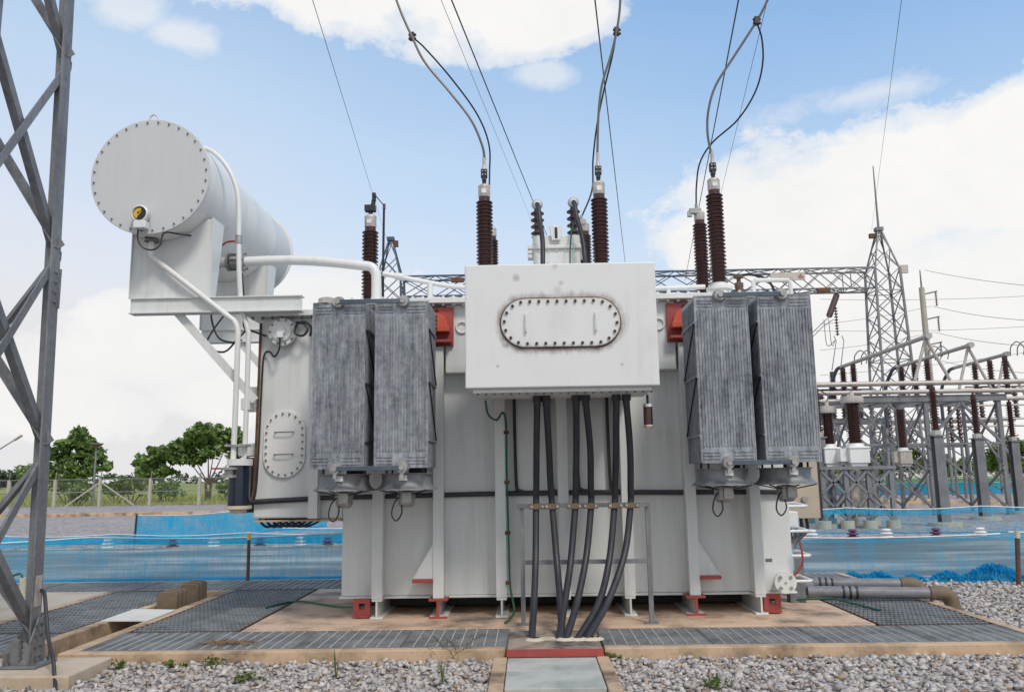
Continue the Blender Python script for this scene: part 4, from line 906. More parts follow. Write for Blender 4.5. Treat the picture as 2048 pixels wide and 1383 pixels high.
for sx,sy in ((1,1),(1,-1),(-1,1),(-1,-1)):
    p=leg(sx,sy,0); b=MB(); x,y=p.x,p.y
    b.box(x-.22 if sx>0 else x-.1,y-.26 if sy>0 else y-.1,.0,x+.12 if sx>0 else x+.22,y+.10 if sy>0 else y+.26,.025); b.build('base_plate','galv',t,.004)
    b=MB(); b.prism([(x+.019*sx,y-.20*sy,.026),(x+.019*sx,y+.03*sy,.026),(x+.019*sx,y+.02*sy,.42),(x+.019*sx,y-.10*sy,.42),(x+.019*sx,y-.21*sy,.22)],(.014*sx,0,0))
    b.prism([(x-.24*sx,y+.019*sy,.026),(x-.012*sx,y+.019*sy,.026),(x-.012*sx,y+.019*sy,.45),(x-.12*sx,y+.019*sy,.42),(x-.25*sx,y+.019*sy,.2)],(0,.014*sy,0)); 
    b.prism([(x-.22*sx,y-.20*sy,.026),(x+.018*sx,y-.20*sy,.026),(x+.018*sx,y-.20*sy,.20),(x-.12*sx,y-.20*sy,.26),(x-.22*sx,y-.20*sy,.16)],(0,.012,0)); b.build('gusset','galv',t,.002)
    b=MB()
    for z in (.08,.17,.27,.36): 
        for dy in (.06,.14): b.cyl((x+.032*sx,y-dy*sy,z),(x+.052*sx,y-dy*sy,z),.015,n=6)
        b.cyl((x-.05*sx,y-.20*sy,z*.5+.05),(x-.05*sx,y-.226*sy,z*.5+.05),.015,n=6)
    for dx,dy in ((-.17,-.22),(.07,-.22),(.07,.05)): b.cyl((x+dx*sx,y+dy*sy,.026),(x+dx*sx,y+dy*sy,.13),.014,n=8); b.cyl((x+dx*sx,y+dy*sy,.026),(x+dx*sx,y+dy*sy,.055),.026,n=6)
    each(b,'bolt','bolt',t)
    for z in nz[1:4]:
        q=leg(sx,sy,z); b=MB(); b.prism([(q.x-.02*sx,q.y+.008*sy,z-.09),(q.x-.0*sx,q.y+.008*sy,z-.03),(q.x-.0*sx,q.y+.008*sy,z+.05),(q.x-.17*sx,q.y+.008*sy,z+.02)],(0,.008*sy,0)); b.build('node_plate','galv',t)
    q=leg(sx,sy,3.55); b=MB().box(min(q.x-.12*sx,q.x+.012*sx),min(q.y,q.y+.012*sy),3.35,max(q.x-.12*sx,q.x+.012*sx),max(q.y,q.y+.012*sy),3.75)
    for k in range(4): b.cyl((q.x+.0,q.y-.07*sy,3.40+.1*k),(q.x+.028*sx,q.y-.07*sy,3.40+.1*k),.016,n=6); b.cyl((q.x-.07*sx,q.y-.15*sy+.16*sy,3.40+.1*k),(q.x-.07*sx,q.y-.15*sy+.185*sy,3.40+.1*k),.016,n=6)
    b.build('splice_plate','galv',t)
q=leg(1,1,.65); MB().box(q.x+.001,q.y-.125,.52,q.x+.004,q.y-.02,.80).build('number_plate','capgrey',t)
tag(MB().box(-5.25,7.40,-.35,-4.03,8.16,-.004).build('tower_footing','footing',bevel=.015),'tan concrete footing block under the lattice tower leg, front left','footing','tower footings')
tag(MB().box(-5.25,6.1,-.35,-4.1,6.85,-.004).build('tower_footing','footing',bevel=.015),'tan concrete footing block under the tower leg nearest the viewer','footing','tower footings')
q0=Vector((-4.59,7.86,.66))
tag(MB().tube([q0,(-4.52,7.8,.62),(-4.36,7.62,.30),(-4.22,7.48,.12),(-4.16,7.42,-.02),(-4.10,7.34,-.10),(-4.07,7.30,-.16)],.017,8,6).build('earth_cable','black'),'black earth cable running from the tower leg down into the gravel','cable')
# ------------------------------------------------------------------ nets, stakes, markers
def net(pts0,pts1,z0,z1,name,label,hem=.10,rip=.055,mat='net',hm='nethem',nz_=10,grp='blue safety nets'):
    a=Vector((pts0[0],pts0[1],0));c=Vector((pts1[0],pts1[1],0)); L=(c-a).length; n=max(8,int(L/.12)); d=(c-a)/L; nn=Vector((-d.y,d.x,0))
    t=thing(name,((a.x+c.x)/2,(a.y+c.y)/2,min(z0)),label,'net',grp)
    ph=random.random()*9
    def pt(i,f):
        s=i/n; zb=z0[0]+(z0[1]-z0[0])*s; zt=z1[0]+(z1[1]-z1[0])*s; sag=.07*abs(math.sin(s*PI*max(1,round(L/4))))
        off=rip*(math.sin(s*L*2.3+ph)+.6*math.sin(s*L*6.1+f*2+ph)+.35*math.sin(s*L*13+f*4))*(1-.6*f)
        return a+d*(s*L)+nn*off+Vector((0,0,zb+(zt-sag-zb)*f+.015*math.sin(s*L*5+ph)*(f<.01)))
    def grid(f0,f1,k):
        V=[];Fq=[]
        for i in range(n+1):
            for j in range(k+1): V.append(pt(i,f0+(f1-f0)*j/k))
        for i in range(n):
            for j in range(k): o=i*(k+1)+j; Fq.append((o,o+k+1,o+k+2,o+1))
        return MB().add(V,Fq,True)
    hf=1-hem/(z1[0]-z0[0])
    grid(0,hf,nz_).build('net_sheet',mat,t,fix=False)
    grid(hf,1,2).build('net_hem',hm,t,fix=False)
    MB().tube([pt(i,1.0) for i in range(0,n+1,2)],.012,5).build('top_rope','hotwhite',t,fix=False)
    b=MB().tube([pt(i,.015)+Vector((0,0,.0)) for i in range(0,n+1)],.028,5); b.build('bottom_hem','nethem',t,fix=False)
    return t
net((-12.5,14.25),(-2.6,14.25),(-.01,-.01),(.66,.78),'safety_net','blue safety net strung along the road left of the transformer')
net((3.0,14.45),(7.6,13.5),(-.05,-.1),(.62,.64),'safety_net','blue safety net strung along the road right of the transformer',.07,mat='netthin')
net((7.6,13.5),(13.5,14.0),(-.1,-.1),(.66,.62),'safety_net','blue safety net continuing to the right beyond the leaning stake',.14,mat='net')
net((-11.4,24.0),(-7.6,31.5),(-.12,-.12),(.69,.66),'safety_net','blue safety net on the gravel behind the road, far left, end on stake',.05,mat='netthick')
net((-7.0,23.6),(4.5,24.2),(-.12,-.12),(.30,.45),'safety_net','low blue safety net seen under the tank beyond the road',.08)
net((5.5,24.6),(20,23.0),(-.12,-.12),(.60,.66),'safety_net','blue safety net beyond the road in front of the switchyard frames',.17,mat='netthin')
net((-20,24.8),(-4.0,23.2),(-.12,-.12),(.14,.20),'safety_net','slumped blue net lying low along the far road edge, left side',.03,mat='netthick')
net((16,62),(60,62),(-.12,-.12),(.75,.75),'safety_net','distant blue net behind the steel platforms, far right',.2,nz_=4,mat='netthick')
net((12,68),(48,68),(-.12,-.12),(1.0,1.0),'safety_net','distant green shade net before the yellow field, far right',.2,mat='netgreen',hm='netgreen',nz_=4)
# slumped net heap
n_=300; V=[];Fq=[]; kk=16
for i in range(n_+1):
    s=i/n_; x=5.2+s*4.6; y=13.95-s*.75; hgt=.075+.03*math.sin(s*23)+.03*math.sin(s*61+1)+(.20*math.exp(-((s-.47)/.05)**2))
    for j in range(kk+1):
        a=PI*j/kk; rr=1+.22*math.sin(7*a+s*70)*math.sin(a)+random.uniform(-.22,.22)*math.sin(a); V.append((x+random.uniform(-.02,.02),y-.22*math.cos(a)*(rr+.3*math.sin(s*37)),GZ+.01+hgt*math.sin(a)*rr))
for i in range(n_):
    for j in range(kk): o=i*(kk+1)+j; Fq.append((o,o+kk+1,o+kk+2,o+1))
tag(MB().add(V,Fq,False).build('net_heap','netpile',fix=False),'crumpled heap of blue net lying on the gravel below the right net','net','blue safety nets')
def stake(p0,p1,r,mat,tip,label):
    t=thing('stake',p0,label,'stake','net stakes')
    p0=Vector(p0);p1=Vector(p1)
    MB().cyl(p0,p1,r,n=10).build('shaft',mat,t)
    if tip: MB().cyl(p1-(p1-p0)*.12,p1+(p1-p0)*.01,r*1.15,n=10).build('painted_tip',tip,t)
q=gr(502,1157)
stake((q.x,14.05,-.1),(q.x-.005,14.05,.76),.028,'rust','yellow','short upright stake with a yellow tip holding the left net')
q=gr(2043,1160); a=at(2038,1062,12.9)
stake((7.36,12.95,-.15),(a.x,12.95,a.z),.035,'rust','pvc','leaning rusty stake with a pale tip at the right frame edge')
stake((-11.4,24,-.12),(-11.38,24,.72),.03,'wiredark',None,'dark thin stake at the end of the far left net')
mk=[(345,1094,1),(427,1091,0),(520,1090,1),(600,1089,0),(215,1098,0),(70,1101,1),(1625,1077,0),(1706,1076,1),(1774,1076,0),(1873,1075,1),(1962,1074,0),(655,1086,1)]
protos={}
def marker(kind,loc,label):
    t=thing('marker_cap',loc,label,'marker','stacked disc markers along the far road edge')
    MB().lathe([(.06,0),(.15,.01),(.17,.03),(.15,.05),(.08,.07),(.08,.09),(.14,.10),(.16,.12),(.14,.14),(.07,.16),(.07,.18),(.11,.19),(.12,.21),(.09,.24),(0,.25)],loc,n=18).build('stacked_discs','purple' if kind else 'hotwhite',t)
    return t
lw=[i for i,m_ in enumerate(mk)]
cnt={(0,0):0,(0,1):0,(1,0):0,(1,1):0}
for px,py,k in sorted(mk):
    q=at(px,py,22.55); q.z=GZ; side=int(px>1000); key=(side,k); i=cnt[key]; cnt[key]+=1
    lab='%s stacked disc road marker, %s %s one %s of the transformer'%(['white','purple'][k],ORDS[i],['white','purple'][k],['left','right'][side])
    if k in protos: copy_tree(protos[k],q,lab)
    else: protos[k]=marker(k,q,lab)
tag(MB().lathe([(0,0),(.28,0),(.30,.1),(.30,.9),(.24,1.0),(.1,1.08),(.1,1.16),(0,1.16)],(-11.2,36,GZ),n=20).build('water_drum','blueplastic'),'pale blue plastic drum on the gravel behind the breather pipe','drum')
# ------------------------------------------------------------------ overhead wires
def dropper(label,main,jump,clamp,Yc):
    t=thing('dropper_cable',main[-1],label,'cable','dropper cables to the tall bushings')
    MB().tube(main,.017,8,7).build('main_cable','wire',t); MB().tube(jump,.013,8,7).build('jumper_cable','wiredark',t)
    c=Vector(clamp); b=MB().box(c.x-.035,c.y-.04,c.z-.05,c.x+.035,c.y+.04,c.z+.06); b.cyl(c+Vector((-.05,0,.03)),c+Vector((.06,0,.03)),.02,n=8); b.cyl(c+Vector((-.05,0,-.03)),c+Vector((.06,0,-.03)),.02,n=8)
    b.build('clamp','rustbolt',t,.006)
def line(pl,Y0,Y1): # points with depth blending
    n=len(pl); return [at(x,y,Y0+(Y1-Y0)*i/(n-1)) for i,(x,y) in enumerate(pl)]
E=Vector
dropper('left dropper cable with jumper loop above the left tall bushing',
  line([(745,-190),(775,-60),(797,12),(824,74),(850,125),(900,185),(942,240),(964,290),(969,318)],10.6,11)+[E((-.556,11,6.08))],
  [at(824,74,10.85),at(850,97,10.95),at(905,160,11.3),at(955,230,11.7),at(978,290,12.1),at(979,350,12.25),E((-.56,12.25,5.55))],at(824,74,10.85),11)
dropper('middle dropper cable hanging almost straight down to the centre tall bushing',
  line([(1235,-190),(1241,-60),(1240,12),(1233,64),(1222,110),(1204,170),(1197,230),(1195,300)],10.6,11)+[E((1.045,11,6.1))],
  [at(1233,64,10.8),at(1224,115,11),at(1208,180,11.4),at(1194,250,11.9),at(1186,320,12.2),at(1184,380,12.3),E((.88,12.25,5.58))],at(1233,64,10.8),11)
dropper('right dropper cable with a wide jumper loop above the right tall bushing',
  line([(1600,-190),(1560,-60),(1533,5),(1513,43),(1470,110),(1432,170),(1417,220),(1415,265),(1422,305)],10.6,11)+[E((2.645,11,6.11))],
  [at(1513,43,10.75),at(1524,80,10.85),at(1525,130,11.0),at(1510,185,11.3),at(1475,240,11.6),at(1425,285,11.9),at(1400,325,12.1),at(1393,370,12.2),E((2.66,12.25,5.75))],at(1513,43,10.75),11)
def wire(name,label,p,q,r,sag=0,mat='wiredark',grp='overhead wires'):
    p=E(p);q=E(q); pts=[p.lerp(q,k/16)-E((0,0,sag*4*(k/16)*(1-k/16))) for k in range(17)]
    return tag(MB().tube(pts,r,5).build(name,mat),label,'wire',grp)
def ext(a,b,Ya,Yb,f=.25):
    p=at(*a,Ya);q=at(*b,Yb); return p+(p-q)*f,q
W_=[((625,0),(748,398),11.5,45,.006,'thin pale wire coming down to the tower behind the left bushing',(774,480)),
 ((882,0),(1066,398),12,45,.005,'thinnest wire, beside the dark one left of centre',(1075,470)),
 ((903,0),(1064,398),11,45,.012,'dark wire descending left of centre behind the hooded terminals',(1130,560)),
 ((1190,0),(1250,517),11,45,.012,'dark wire crossing the middle dropper cable',(1252,540)),
 ((1477,0),(1392,440),11,45,.012,'dark wire passing behind the right dropper loop',(1370,560)),
 ((1535,0),(1442,350),12,45,.005,'thin blue wire right of the right dropper loop',(1400,560)),
 ((1803,0),(1748,430),12,45,.005,'thin wire running down to the lattice mast on the right',(1743,462))]
for a,b_,Ya,Yb,r,lab,e in W_:
    p,q=ext(a,e,Ya,Yb,.1); wire('overhead_wire',lab,p,q,r*1.0,0)
# ------------------------------------------------------------------ gantry behind
G=thing('gantry',(6,45,GZ),'steel lattice gantry with a long truss beam and two peaked towers behind the transformer','gantry')
def lattice(b,p0,p1,w0,w1,n,wb,axis='z',wl=.11):
    p0=E(p0);p1=E(p1); d=(p1-p0)
    if axis=='z': ex,ey=E((1,0,0)),E((0,1,0))
    else: ex,ey=E((0,1,0)),E((0,0,1))
    def c(s,i,j): w=w0+(w1-w0)*s; return p0+d*s+ex*(i*w/2)+ey*(j*w/2)
    for i in (-1,1):
        for j in (-1,1): b.bar(c(0,i,j),c(1,i,j),wl,wl,ex)
    cs=[(-1,-1),(1,-1),(1,1),(-1,1)]
    for k in range(n):
        s0,s1=k/n,(k+1)/n
        for q in range(4):
            u,v_=cs[q],cs[(q+1)%4]
            b.bar(c(s0,*u),c(s1,*v_),wb,wb,ex) ; b.bar(c(s0,*v_),c(s1,*u),wb,wb,ex)
            if k%3==2: b.bar(c(s1,*u),c(s1,*v_),wb,wb,ex)
for px,yb in ((774,552),(1757,540)):
    top=at(px,yb,45); X=top.x+.2; zt=12.7
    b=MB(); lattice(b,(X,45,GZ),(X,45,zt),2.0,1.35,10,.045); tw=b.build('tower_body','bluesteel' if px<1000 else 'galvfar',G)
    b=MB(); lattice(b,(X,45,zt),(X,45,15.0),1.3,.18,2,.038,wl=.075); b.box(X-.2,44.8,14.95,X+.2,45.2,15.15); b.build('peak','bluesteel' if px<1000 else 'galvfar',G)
    b=MB().box(X+.15,44.9,14.6,X+.42,45.1,14.95) if px<1000 else MB().box(X-.55,44.9,14.55,X-.15,45.1,14.8)
    b.build('shackle','rust',G)
    if px>1000:
        MB().cyl((X,45,15.1),(X,45,18.8),.07,.03,8).build('lightning_rod','galvfar',G)
        MB().box(X+.62,44.3,12.35,X+1.12,44.42,12.8).build('floodlight','capgrey',G)
    for i in (-1,1):
        for j in (-1,1): MB().box(X+i-.3,45+j-.3,GZ,X+i+.3,45+j+.3,GZ+.3).build('footing','footing',G)
xl=at(774,552,45).x+.9; xr=at(1757,540,45).x-.5
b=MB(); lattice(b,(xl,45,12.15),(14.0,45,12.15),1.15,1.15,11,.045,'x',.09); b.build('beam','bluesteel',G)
b=MB(); lattice(b,(14.0,45,12.15),(xr,45,12.15),1.15,1.15,4,.045,'x',.09); b.build('beam','galvfar',G)
q=at(1575,553,44.35); s=MB().box(q.x-.95,44.3,q.z-.22,q.x+.95,44.36,q.z+.22).build('name_board','capgrey',G); s['label']='pale name board with a red mark at its right end'
b=MB()
for k,(dx,h) in enumerate(((.62,.2),(.72,.26),(.82,.14))): b.box(q.x+dx-.03,44.29,q.z-.13,q.x+dx+.03,44.2995,q.z-.13+h)
b.build('board_lettering','red',G)
for px,py in ((905,608),(1647,580),(915,560)): q=at(px,py,44.3); MB().box(q.x-.35,44.2,q.z-.12,q.x+.35,44.4,q.z+.12).build('insulator_plate','rust',G)
# string insulators on the beam
t=thing('insulator_string',at(1675,582,45),'slanting dark insulator string pulling left below the gantry beam, with twin wires','insulator')
a=at(1675,585,45);c=at(1657,635,43); d=(c-a)
MB().lathe([(.03,0)]+sheds(.06,.17,.3,d.length-.2,12)+[(.03,d.length)],a,d,12).build('discs','porcgrey',t)
MB().tube([c,at(1640,650,40),at(1600,690,34)],.02,5).build('twin_wire','wire',t); MB().tube([c+E((.25,0,-.1)),at(1643,655,40),at(1603,697,34)],.02,5).build('twin_wire','wire',t)
t=thing('insulator_string',at(1668,578,44.5),'vertical pale insulator string hanging below the gantry beam, with two droppers','insulator')
a=at(1668,578,44.5); L=2.6
MB().cyl(a,a-E((0,0,1.0)),.02,n=6).build('rod','wire',t)
MB().lathe(sheds(.03,.11,1.0,L,10),a,(0,0,-1),12).build('discs','porcgrey',t)
for dx in (-.2,.22): MB().tube([a-E((-dx,0,L)),a+E((dx+.1,0,-L-.3)),at(1672+dx*40,740,35)],.022,5).build('dropper','wire',t)
for dx in (-.25,.0): MB().tube([c+E((dx,0,-.1)),c+E((dx+.25,.5,-1.4)),a+E((-.15,0,-L-.25))],.018,5,4).build('loop_wire','wire',t)
# ------------------------------------------------------------------ right switchyard
def colprofile(b,x,y,z0,z1,w): # box column of two channels
    b.box(x-w/2,y-w/2,z0,x+w/2,y-w/2+.03,z1); b.box(x-w/2,y+w/2-.03,z0,x+w/2,y+w/2,z1); b.box(x-.03,y-w/2+.03,z0,x+.03,y+w/2-.03,z1)
BZ=4.46
def postcol(x,y,label):
    t=thing('busbar_post',(x,y,GZ),label,'post','steel posts carrying the busbars')
    b=MB(); colprofile(b,x,y,GZ+.12,2.72,.30); b.box(x-.2,y-.2,2.72,x+.2,y+.2,2.76); b.build('column','galvfar',t)
    MB().cyl((x,y,GZ),(x,y,GZ+.12),.5,n=18).build('footing','footing',t)
    MB().lathe([(.13,2.76),(.13,2.9)]+sheds(.085,.15,2.92,4.2,14)+[(.09,4.22),(.09,4.32),(.04,4.33),(.04,4.40)],(x,y,0),n=16).build('insulator','porcelain',t)
    MB().lathe([(.15,2.765),(.15,2.90),(.10,2.92)],(x,y,0),n=14).build('insulator_base','capgrey',t)
    return t
YB=(27.0,30.0,33.5); XP=(at(1872,860,27).x,at(1953,862,30).x,at(2024,862,33.5).x)
NB=['nearest','middle','farthest']
for k in range(3):
    postcol(XP[k],YB[k],'tall grey steel post with brown insulator under the %s busbar, right side'%NB[k])
    xl_=at(1634,780,YB[k]).x
    postcol(xl_-.05,YB[k],'steel post with brown insulator under the %s busbar, just right of the radiators'%NB[k])
    tag(MB().tube([(xl_-.6,YB[k],BZ),(xl_+22,YB[k],BZ)],.085,10).build('busbar','busbar'),'long horizontal pale tube busbar, %s of the three'%NB[k],'busbar','tube busbars')
# disconnector platform
def platform(x0,x1,y0,y1,zt,label,n):
    t=thing('steel_platform',((x0+x1)/2,(y0+y1)/2,GZ),label,'platform','steel switch platforms')
    b=MB()
    for y in (y0,y1): b.box(x0,y-.06,zt-.26,x1,y+.06,zt-.22); b.box(x0,y-.06,zt-.03,x1,y+.06,zt); b.box(x0,y-.02,zt-.22,x1,y+.02,zt-.03)
    for i in range(7): x=x0+.2+(x1-x0-.4)*i/6; b.box(x-.05,y0,zt-.2,x+.05,y1,zt-.14)
    b.build('deck_beams','galvfar',t)
    xs=[x0+.4+(x1-x0-.8)*i/(n-1) for i in range(n)]
    for x in xs:
        for y in (y0,y1):
            b=MB(); b.ang((x,y,GZ),(x,y,zt-.26),.16,(1,0,0),(0,1 if y==y0 else -1,0),.03); b.build('leg','galvfar',t)
        b=MB()
        for z0,z1 in ((GZ+.2,1.7),(1.8,zt-.3)): b.bar((x,y0,z0),(x,y1,z1),.07,.07,(1,0,0)); b.bar((x,y1,z0),(x,y0,z1),.07,.07,(1,0,0))
        each(b,'brace','galvfar',t)
    b=MB()
    for a,c in zip(xs[:-1],xs[1:]):
        for y in (y0,y1):
            m_=(a+c)/2; b.bar((a,y,zt-1.9),(m_,y,zt-.3),.09,.09,(0,1,0)); b.bar((c,y,zt-1.9),(m_,y,zt-.3),.09,.09,(0,1,0)); b.bar((a,y,zt-1.95),(c,y,zt-1.95),.08,.08,(0,1,0))
            b.bar((a,y,zt-2.0),(c,y,GZ+.3),.08,.08,(0,1,0))
    each(b,'brace','galvfar',t); return t
platform(12.6,19.2,33.2,36.0,4.62,'big grey steel platform carrying the three disconnectors, with crossed bracing',3)
platform(19.9,34,58,60,5.2,'distant grey steel platform with post insulators at the far right',4)
platform(14.5,20.5,47,49,4.6,'grey steel platform behind the instrument stand, left of the big one',3)
def postins(x,y,z0,z1,r,par,n=12):
    MB().lathe([(r*.9,z0),(r*.9,z0+.1)]+sheds(r*.6,r,z0+.12,z1-.15,n)+[(r*.7,z1-.14),(r*.7,z1),(.0,z1)],(x,y,0),n=12).build('post_insulator','porcelain',par)
NP=['left','middle','right']
for k,(npx,npy,Yn,Yf) in enumerate(((1855,672,27.0,34.6),(1940,690,30.0,36.0),(2012,708,33.5,37.6))):
    a=at(npx,npy,Yn); X=a.x; Z=a.z
    t=thing('disconnector',(X,34.5,4.62),'disconnector with long tube arm, V legs and three brown insulators, %s of three'%NP[k],'switch','disconnectors on the platform')
    MB().tube([(X,Yn,Z),(X,Yf,Z-.02)],.075,10).cyl((X,Yn-.12,Z),(X,Yn+.1,Z),.11,n=10).build('tube_arm','busbar',t)
    b=MB()
    for dx in (-.55,.6): b.tube([(X,Yn+.15,Z-.05),(X+dx,Yn,BZ+.08)],.055,8)
    each(b,'v_leg','busbar',t)
    MB().tube([(X,Yf,Z-.02),(X-.05,Yf+.5,Z-.15),(X-.1,Yf+1.2,Z-1.0),(X-.1,Yf+1.3,Z-2.6)],.075,10,5).build('bend','bluesteel',t)
    zi=Z-.10
    for yy in (33.3,34.4,35.6): postins(X-.02,yy if k<2 else yy+.3,4.64,zi,.15,t,11)
    for s_ in (0,.28):
        MB().tube([(X+.05+s_,33.3,zi),(X+.05+s_,33.2,zi+.35),(X+.25+s_,33.1,zi+.55),(X+.45+s_,33.0,zi+.3),(X+.4+s_,33.0,zi)],.022,6,5).build('corona_loop','wire',t)
for i,(px) in enumerate((1995,2034,1965)):
    q=at(px,830,59); t=thing('far_post_insulator',(q.x,59,5.2),'brown post insulator on the distant platform, %s'%['left of the pair','at the frame edge','small one beside the post'][i],'insulator','far post insulators')
    postins(q.x,59,5.2,7.4,.22,t,8); MB().box(q.x-1.0,58.9,7.4,q.x+1.0,59.1,7.5).build('contact_bar','wire',t)
for i,px in enumerate((1645,1668,1690,1722)):
    q=at(px,830,48); t=thing('far_post_insulator',(q.x,48,4.6),'brown post insulator on the platform behind the instrument stand, %s from the left'%ORDS[i],'insulator','far post insulators')
    postins(q.x,48,4.6,6.3,.2,t,8); MB().box(q.x-.7,47.9,6.3,q.x+.7,48.1,6.38).build('contact_bar','wire',t)
for i,(px,yy) in enumerate(((1748,50),(1782,50),(1905,52),(1922,52),(1958,52))):
    q=at(px,880,yy); t=thing('far_post_insulator',(q.x,yy,GZ),'slender brown insulator on a thin post behind the big platform, %s from the left'%ORDS[i],'insulator','far post insulators')
    postins(q.x,yy,3.4,5.6,.17,t,8); MB().cyl((q.x,yy,GZ),(q.x,yy,3.4),.09,n=8).build('post','galvfar',t)
for i,z in enumerate((4.3,4.75,5.6)):
    tag(MB().tube([(16,52,z),(45,52,z)],.06,8).build('busbar','busbar'),'thin distant tube busbar behind the platforms, %s from the ground'%ORDS[i],'busbar','tube busbars')
# current transformers on a lattice stand
t=thing('instrument_stand',(10.9,27,GZ),'dark lattice steel stand under the two white based instrument transformers','stand')
xa,xb=at(1630,930,26.6).x,at(1772,930,26.6).x; zs=1.80
b=MB()
for y in (26.4,27.9): b.box(xa,y-.06,zs-.10,xb+.2,y+.06,zs)
for i in range(4): x=xa+(xb-xa)*i/3; b.box(x-.05,26.46,zs-.09,x+.05,27.84,zs-.01)
b.build('deck','galvfar',t)
for i in range(4):
    x=xa+.1+(xb-xa-.1)*i/3
    for y in (26.4,27.9):
        b=MB(); b.ang((x,y,GZ+.2),(x,y,zs-.1),.14,(1,0,0),(0,1 if y<27 else -1,0),.02); b.build('leg','galvfar',t)
        MB().cyl((x,y,GZ),(x,y,GZ+.24),.21,n=16).build('footing','footing',t)
b=MB()
for i in range(3):
    x=xa+.1+(xb-xa-.1)*i/3; x2=x+(xb-xa-.1)/3
    for y in (26.4,27.9):
        for z0,z1 in ((.15,.9),(.95,zs-.15)): b.bar((x,y,z0),(x2,y,z1),.07,.07,(0,1,0)); b.bar((x2,y,z0),(x,y,z1),.07,.07,(0,1,0))
for i in range(4):
    x=xa+.1+(xb-xa-.1)*i/3; b.bar((x,26.4,.2),(x,27.9,1.0),.06,.06,(1,0,0)); b.bar((x,27.9,1.0),(x,26.4,zs-.1),.06,.06,(1,0,0))
each(b,'brace','galvfar',t)
MB().box(at(1718,1000,26.9).x-.3,26.7,.35,at(1718,1000,26.9).x+.35,27.1,1.35).build('junction_cabinet','capgrey',t,.01)
def ct(px,Y,sc,zt,label,head=True):
    x=at(px,905,Y).x; t=thing('instrument_transformer',(x,Y,zs),label,'transformer','instrument transformers')
    w=.27*sc
    b=MB().box(x-w,Y-w,zs+.1,x+w,Y+w,zs+.62); b.box(x-w*1.1,Y-w*1.1,zs+.56,x+w*1.1,Y+w*1.1,zs+.60); b.box(x-w*1.8,Y-w*.5,zs+.15,x-w,Y+w*.5,zs+.55); b.box(x-w*.8,Y-w*.8,zs,x+w*.8,Y+w*.8,zs+.1); b.build('base_tank','white' if head else 'capgrey',t,.01)
    MB().lathe([(w*.9,zs+.62),(w*.75,zs+.72)],(x,Y,0),n=18).build('collar','white',t)
    MB().lathe(sheds(.15*sc,.215*sc,zs+.72,zt,18)+[(.12,zt)],(x,Y,0),n=20).build('insulator','porcelain',t)
    MB().lathe([(.2*sc,zt),(.30*sc,zt+.03),(.315*sc,zt+.1),(.30*sc,zt+.2),(.3*sc,zt+.24),(.08,zt+.27),(.06,zt+.4),(0,zt+.4)],(x,Y,0),n=20).build('head','capgrey',t) if head else MB().cyl((x,Y,zt),(x,Y,zt+.15),.16,n=14).build('head','galvfar',t)
    MB().tube([(x,Y,zt+.38),(x+.05,Y,zt+.6),(x-.3,Y,BZ-.1)],.02,6,5).build('lead','wire',t)
ct(1660,27.0,.95,3.50,'white based instrument transformer with brown insulator, left and smaller one')
ct(1712,26.6,1.15,3.78,'white based instrument transformer with brown insulator, right and taller one')
ct(1807,32.5,.85,4.0,'instrument transformer with brown insulator standing under the big steel platform',False)
# utility poles
def upole(px0,py0,Y,h,r,label,arms):
    q=at(px0,py0,Y); x=q.x; t=thing('utility_pole',(x,Y,GZ),label,'pole','utility poles')
    MB().cyl((x,Y,GZ),(x,Y,q.z),r,r*.7,10).build('shaft','pole',t)
    for dz,L in arms:
        z=q.z-dz; MB().bar((x-.1,Y,z-.25),(x+L,Y,z),.10,.10).build('crossarm','galvfar',t)
        MB().lathe(sheds(.03,.10,0,1.1,8),(x+L-.1,Y,z),(0,0,-1),8).build('insulator','porcgrey',t)
    return t
upole(1843,575,60,15,.27,'tall pale concrete pole with three side arms behind the tube arms',((.3,1.1),(2.2,1.1),(4.1,1.1)))
bpy.data.objects.get('utility_pole') and MB().cyl((at(1843,575,60).x,60,at(1843,575,60).z),(at(1843,575,60).x,60,at(1838,540,60).z),.07,.04,6).build('top_rod','galvfar',bpy.data.objects['utility_pole'])
upole(1936,885,110,8,.16,'small distant pole with a short crossarm before the far trees, left one',((.2,.6),))
upole(2010,890,110,8,.16,'small distant pole with a short crossarm before the far trees, right one',((.2,.6),))
for i,(a,b_) in enumerate((((1640,598),(2048,592)),((1866,612),(2048,640)),((1640,648),(1862,612)),((1630,661),(2048,653)),((1870,664),(2048,691)),((1640,700),(1868,664)),((1880,720),(2048,745)),((1640,750),(2048,705)),((1850,540),(2100,575)))):
    wire('line_wire','thin distribution wire at the concrete pole, %s from the top'%ORDS[i],at(*a,60),at(*b_,60 if a[0]<1700 else 45),.016,.15,'wire','distribution wires by the concrete pole')
# ------------------------------------------------------------------ fence, lamps, trees
t=thing('perimeter_fence',(-30,60,GZ),'wire mesh perimeter fence with pale concrete posts at the edge of the field','fence')
A0=E((-75,50,GZ)); A1=E((-20,63,GZ)); n_=16
pts=[E((-62,50.5,GZ)),E((-31.0,59.5,GZ)),E((6,66.5,GZ))]
def fp(s): return pts[0].lerp(pts[1],s*2) if s<.5 else pts[1].lerp(pts[2],s*2-1)
for k in range(23):
    p=fp(k/22); b=MB().box(p.x-.09,p.y-.09,GZ,p.x+.09,p.y+.09,1.88); b.bar((p.x,p.y,1.88),(p.x+.22,p.y-.3,2.35),.06,.06); b.build('post','pole',t)
b=MB()
for z in (1.86,.95): 
    for k in range(22): b.tube([fp(k/22)+E((0,0,z-GZ)),fp((k+1)/22)+E((0,0,z-GZ))],.03,5)
each(b,'rail','galvfar',t)
b=MB()
for k in range(22):
    p,q=fp(k/22),fp((k+1)/22); b.add([p,q,q+E((0,0,1.95)),p+E((0,0,1.95))],[(0,1,2,3)])
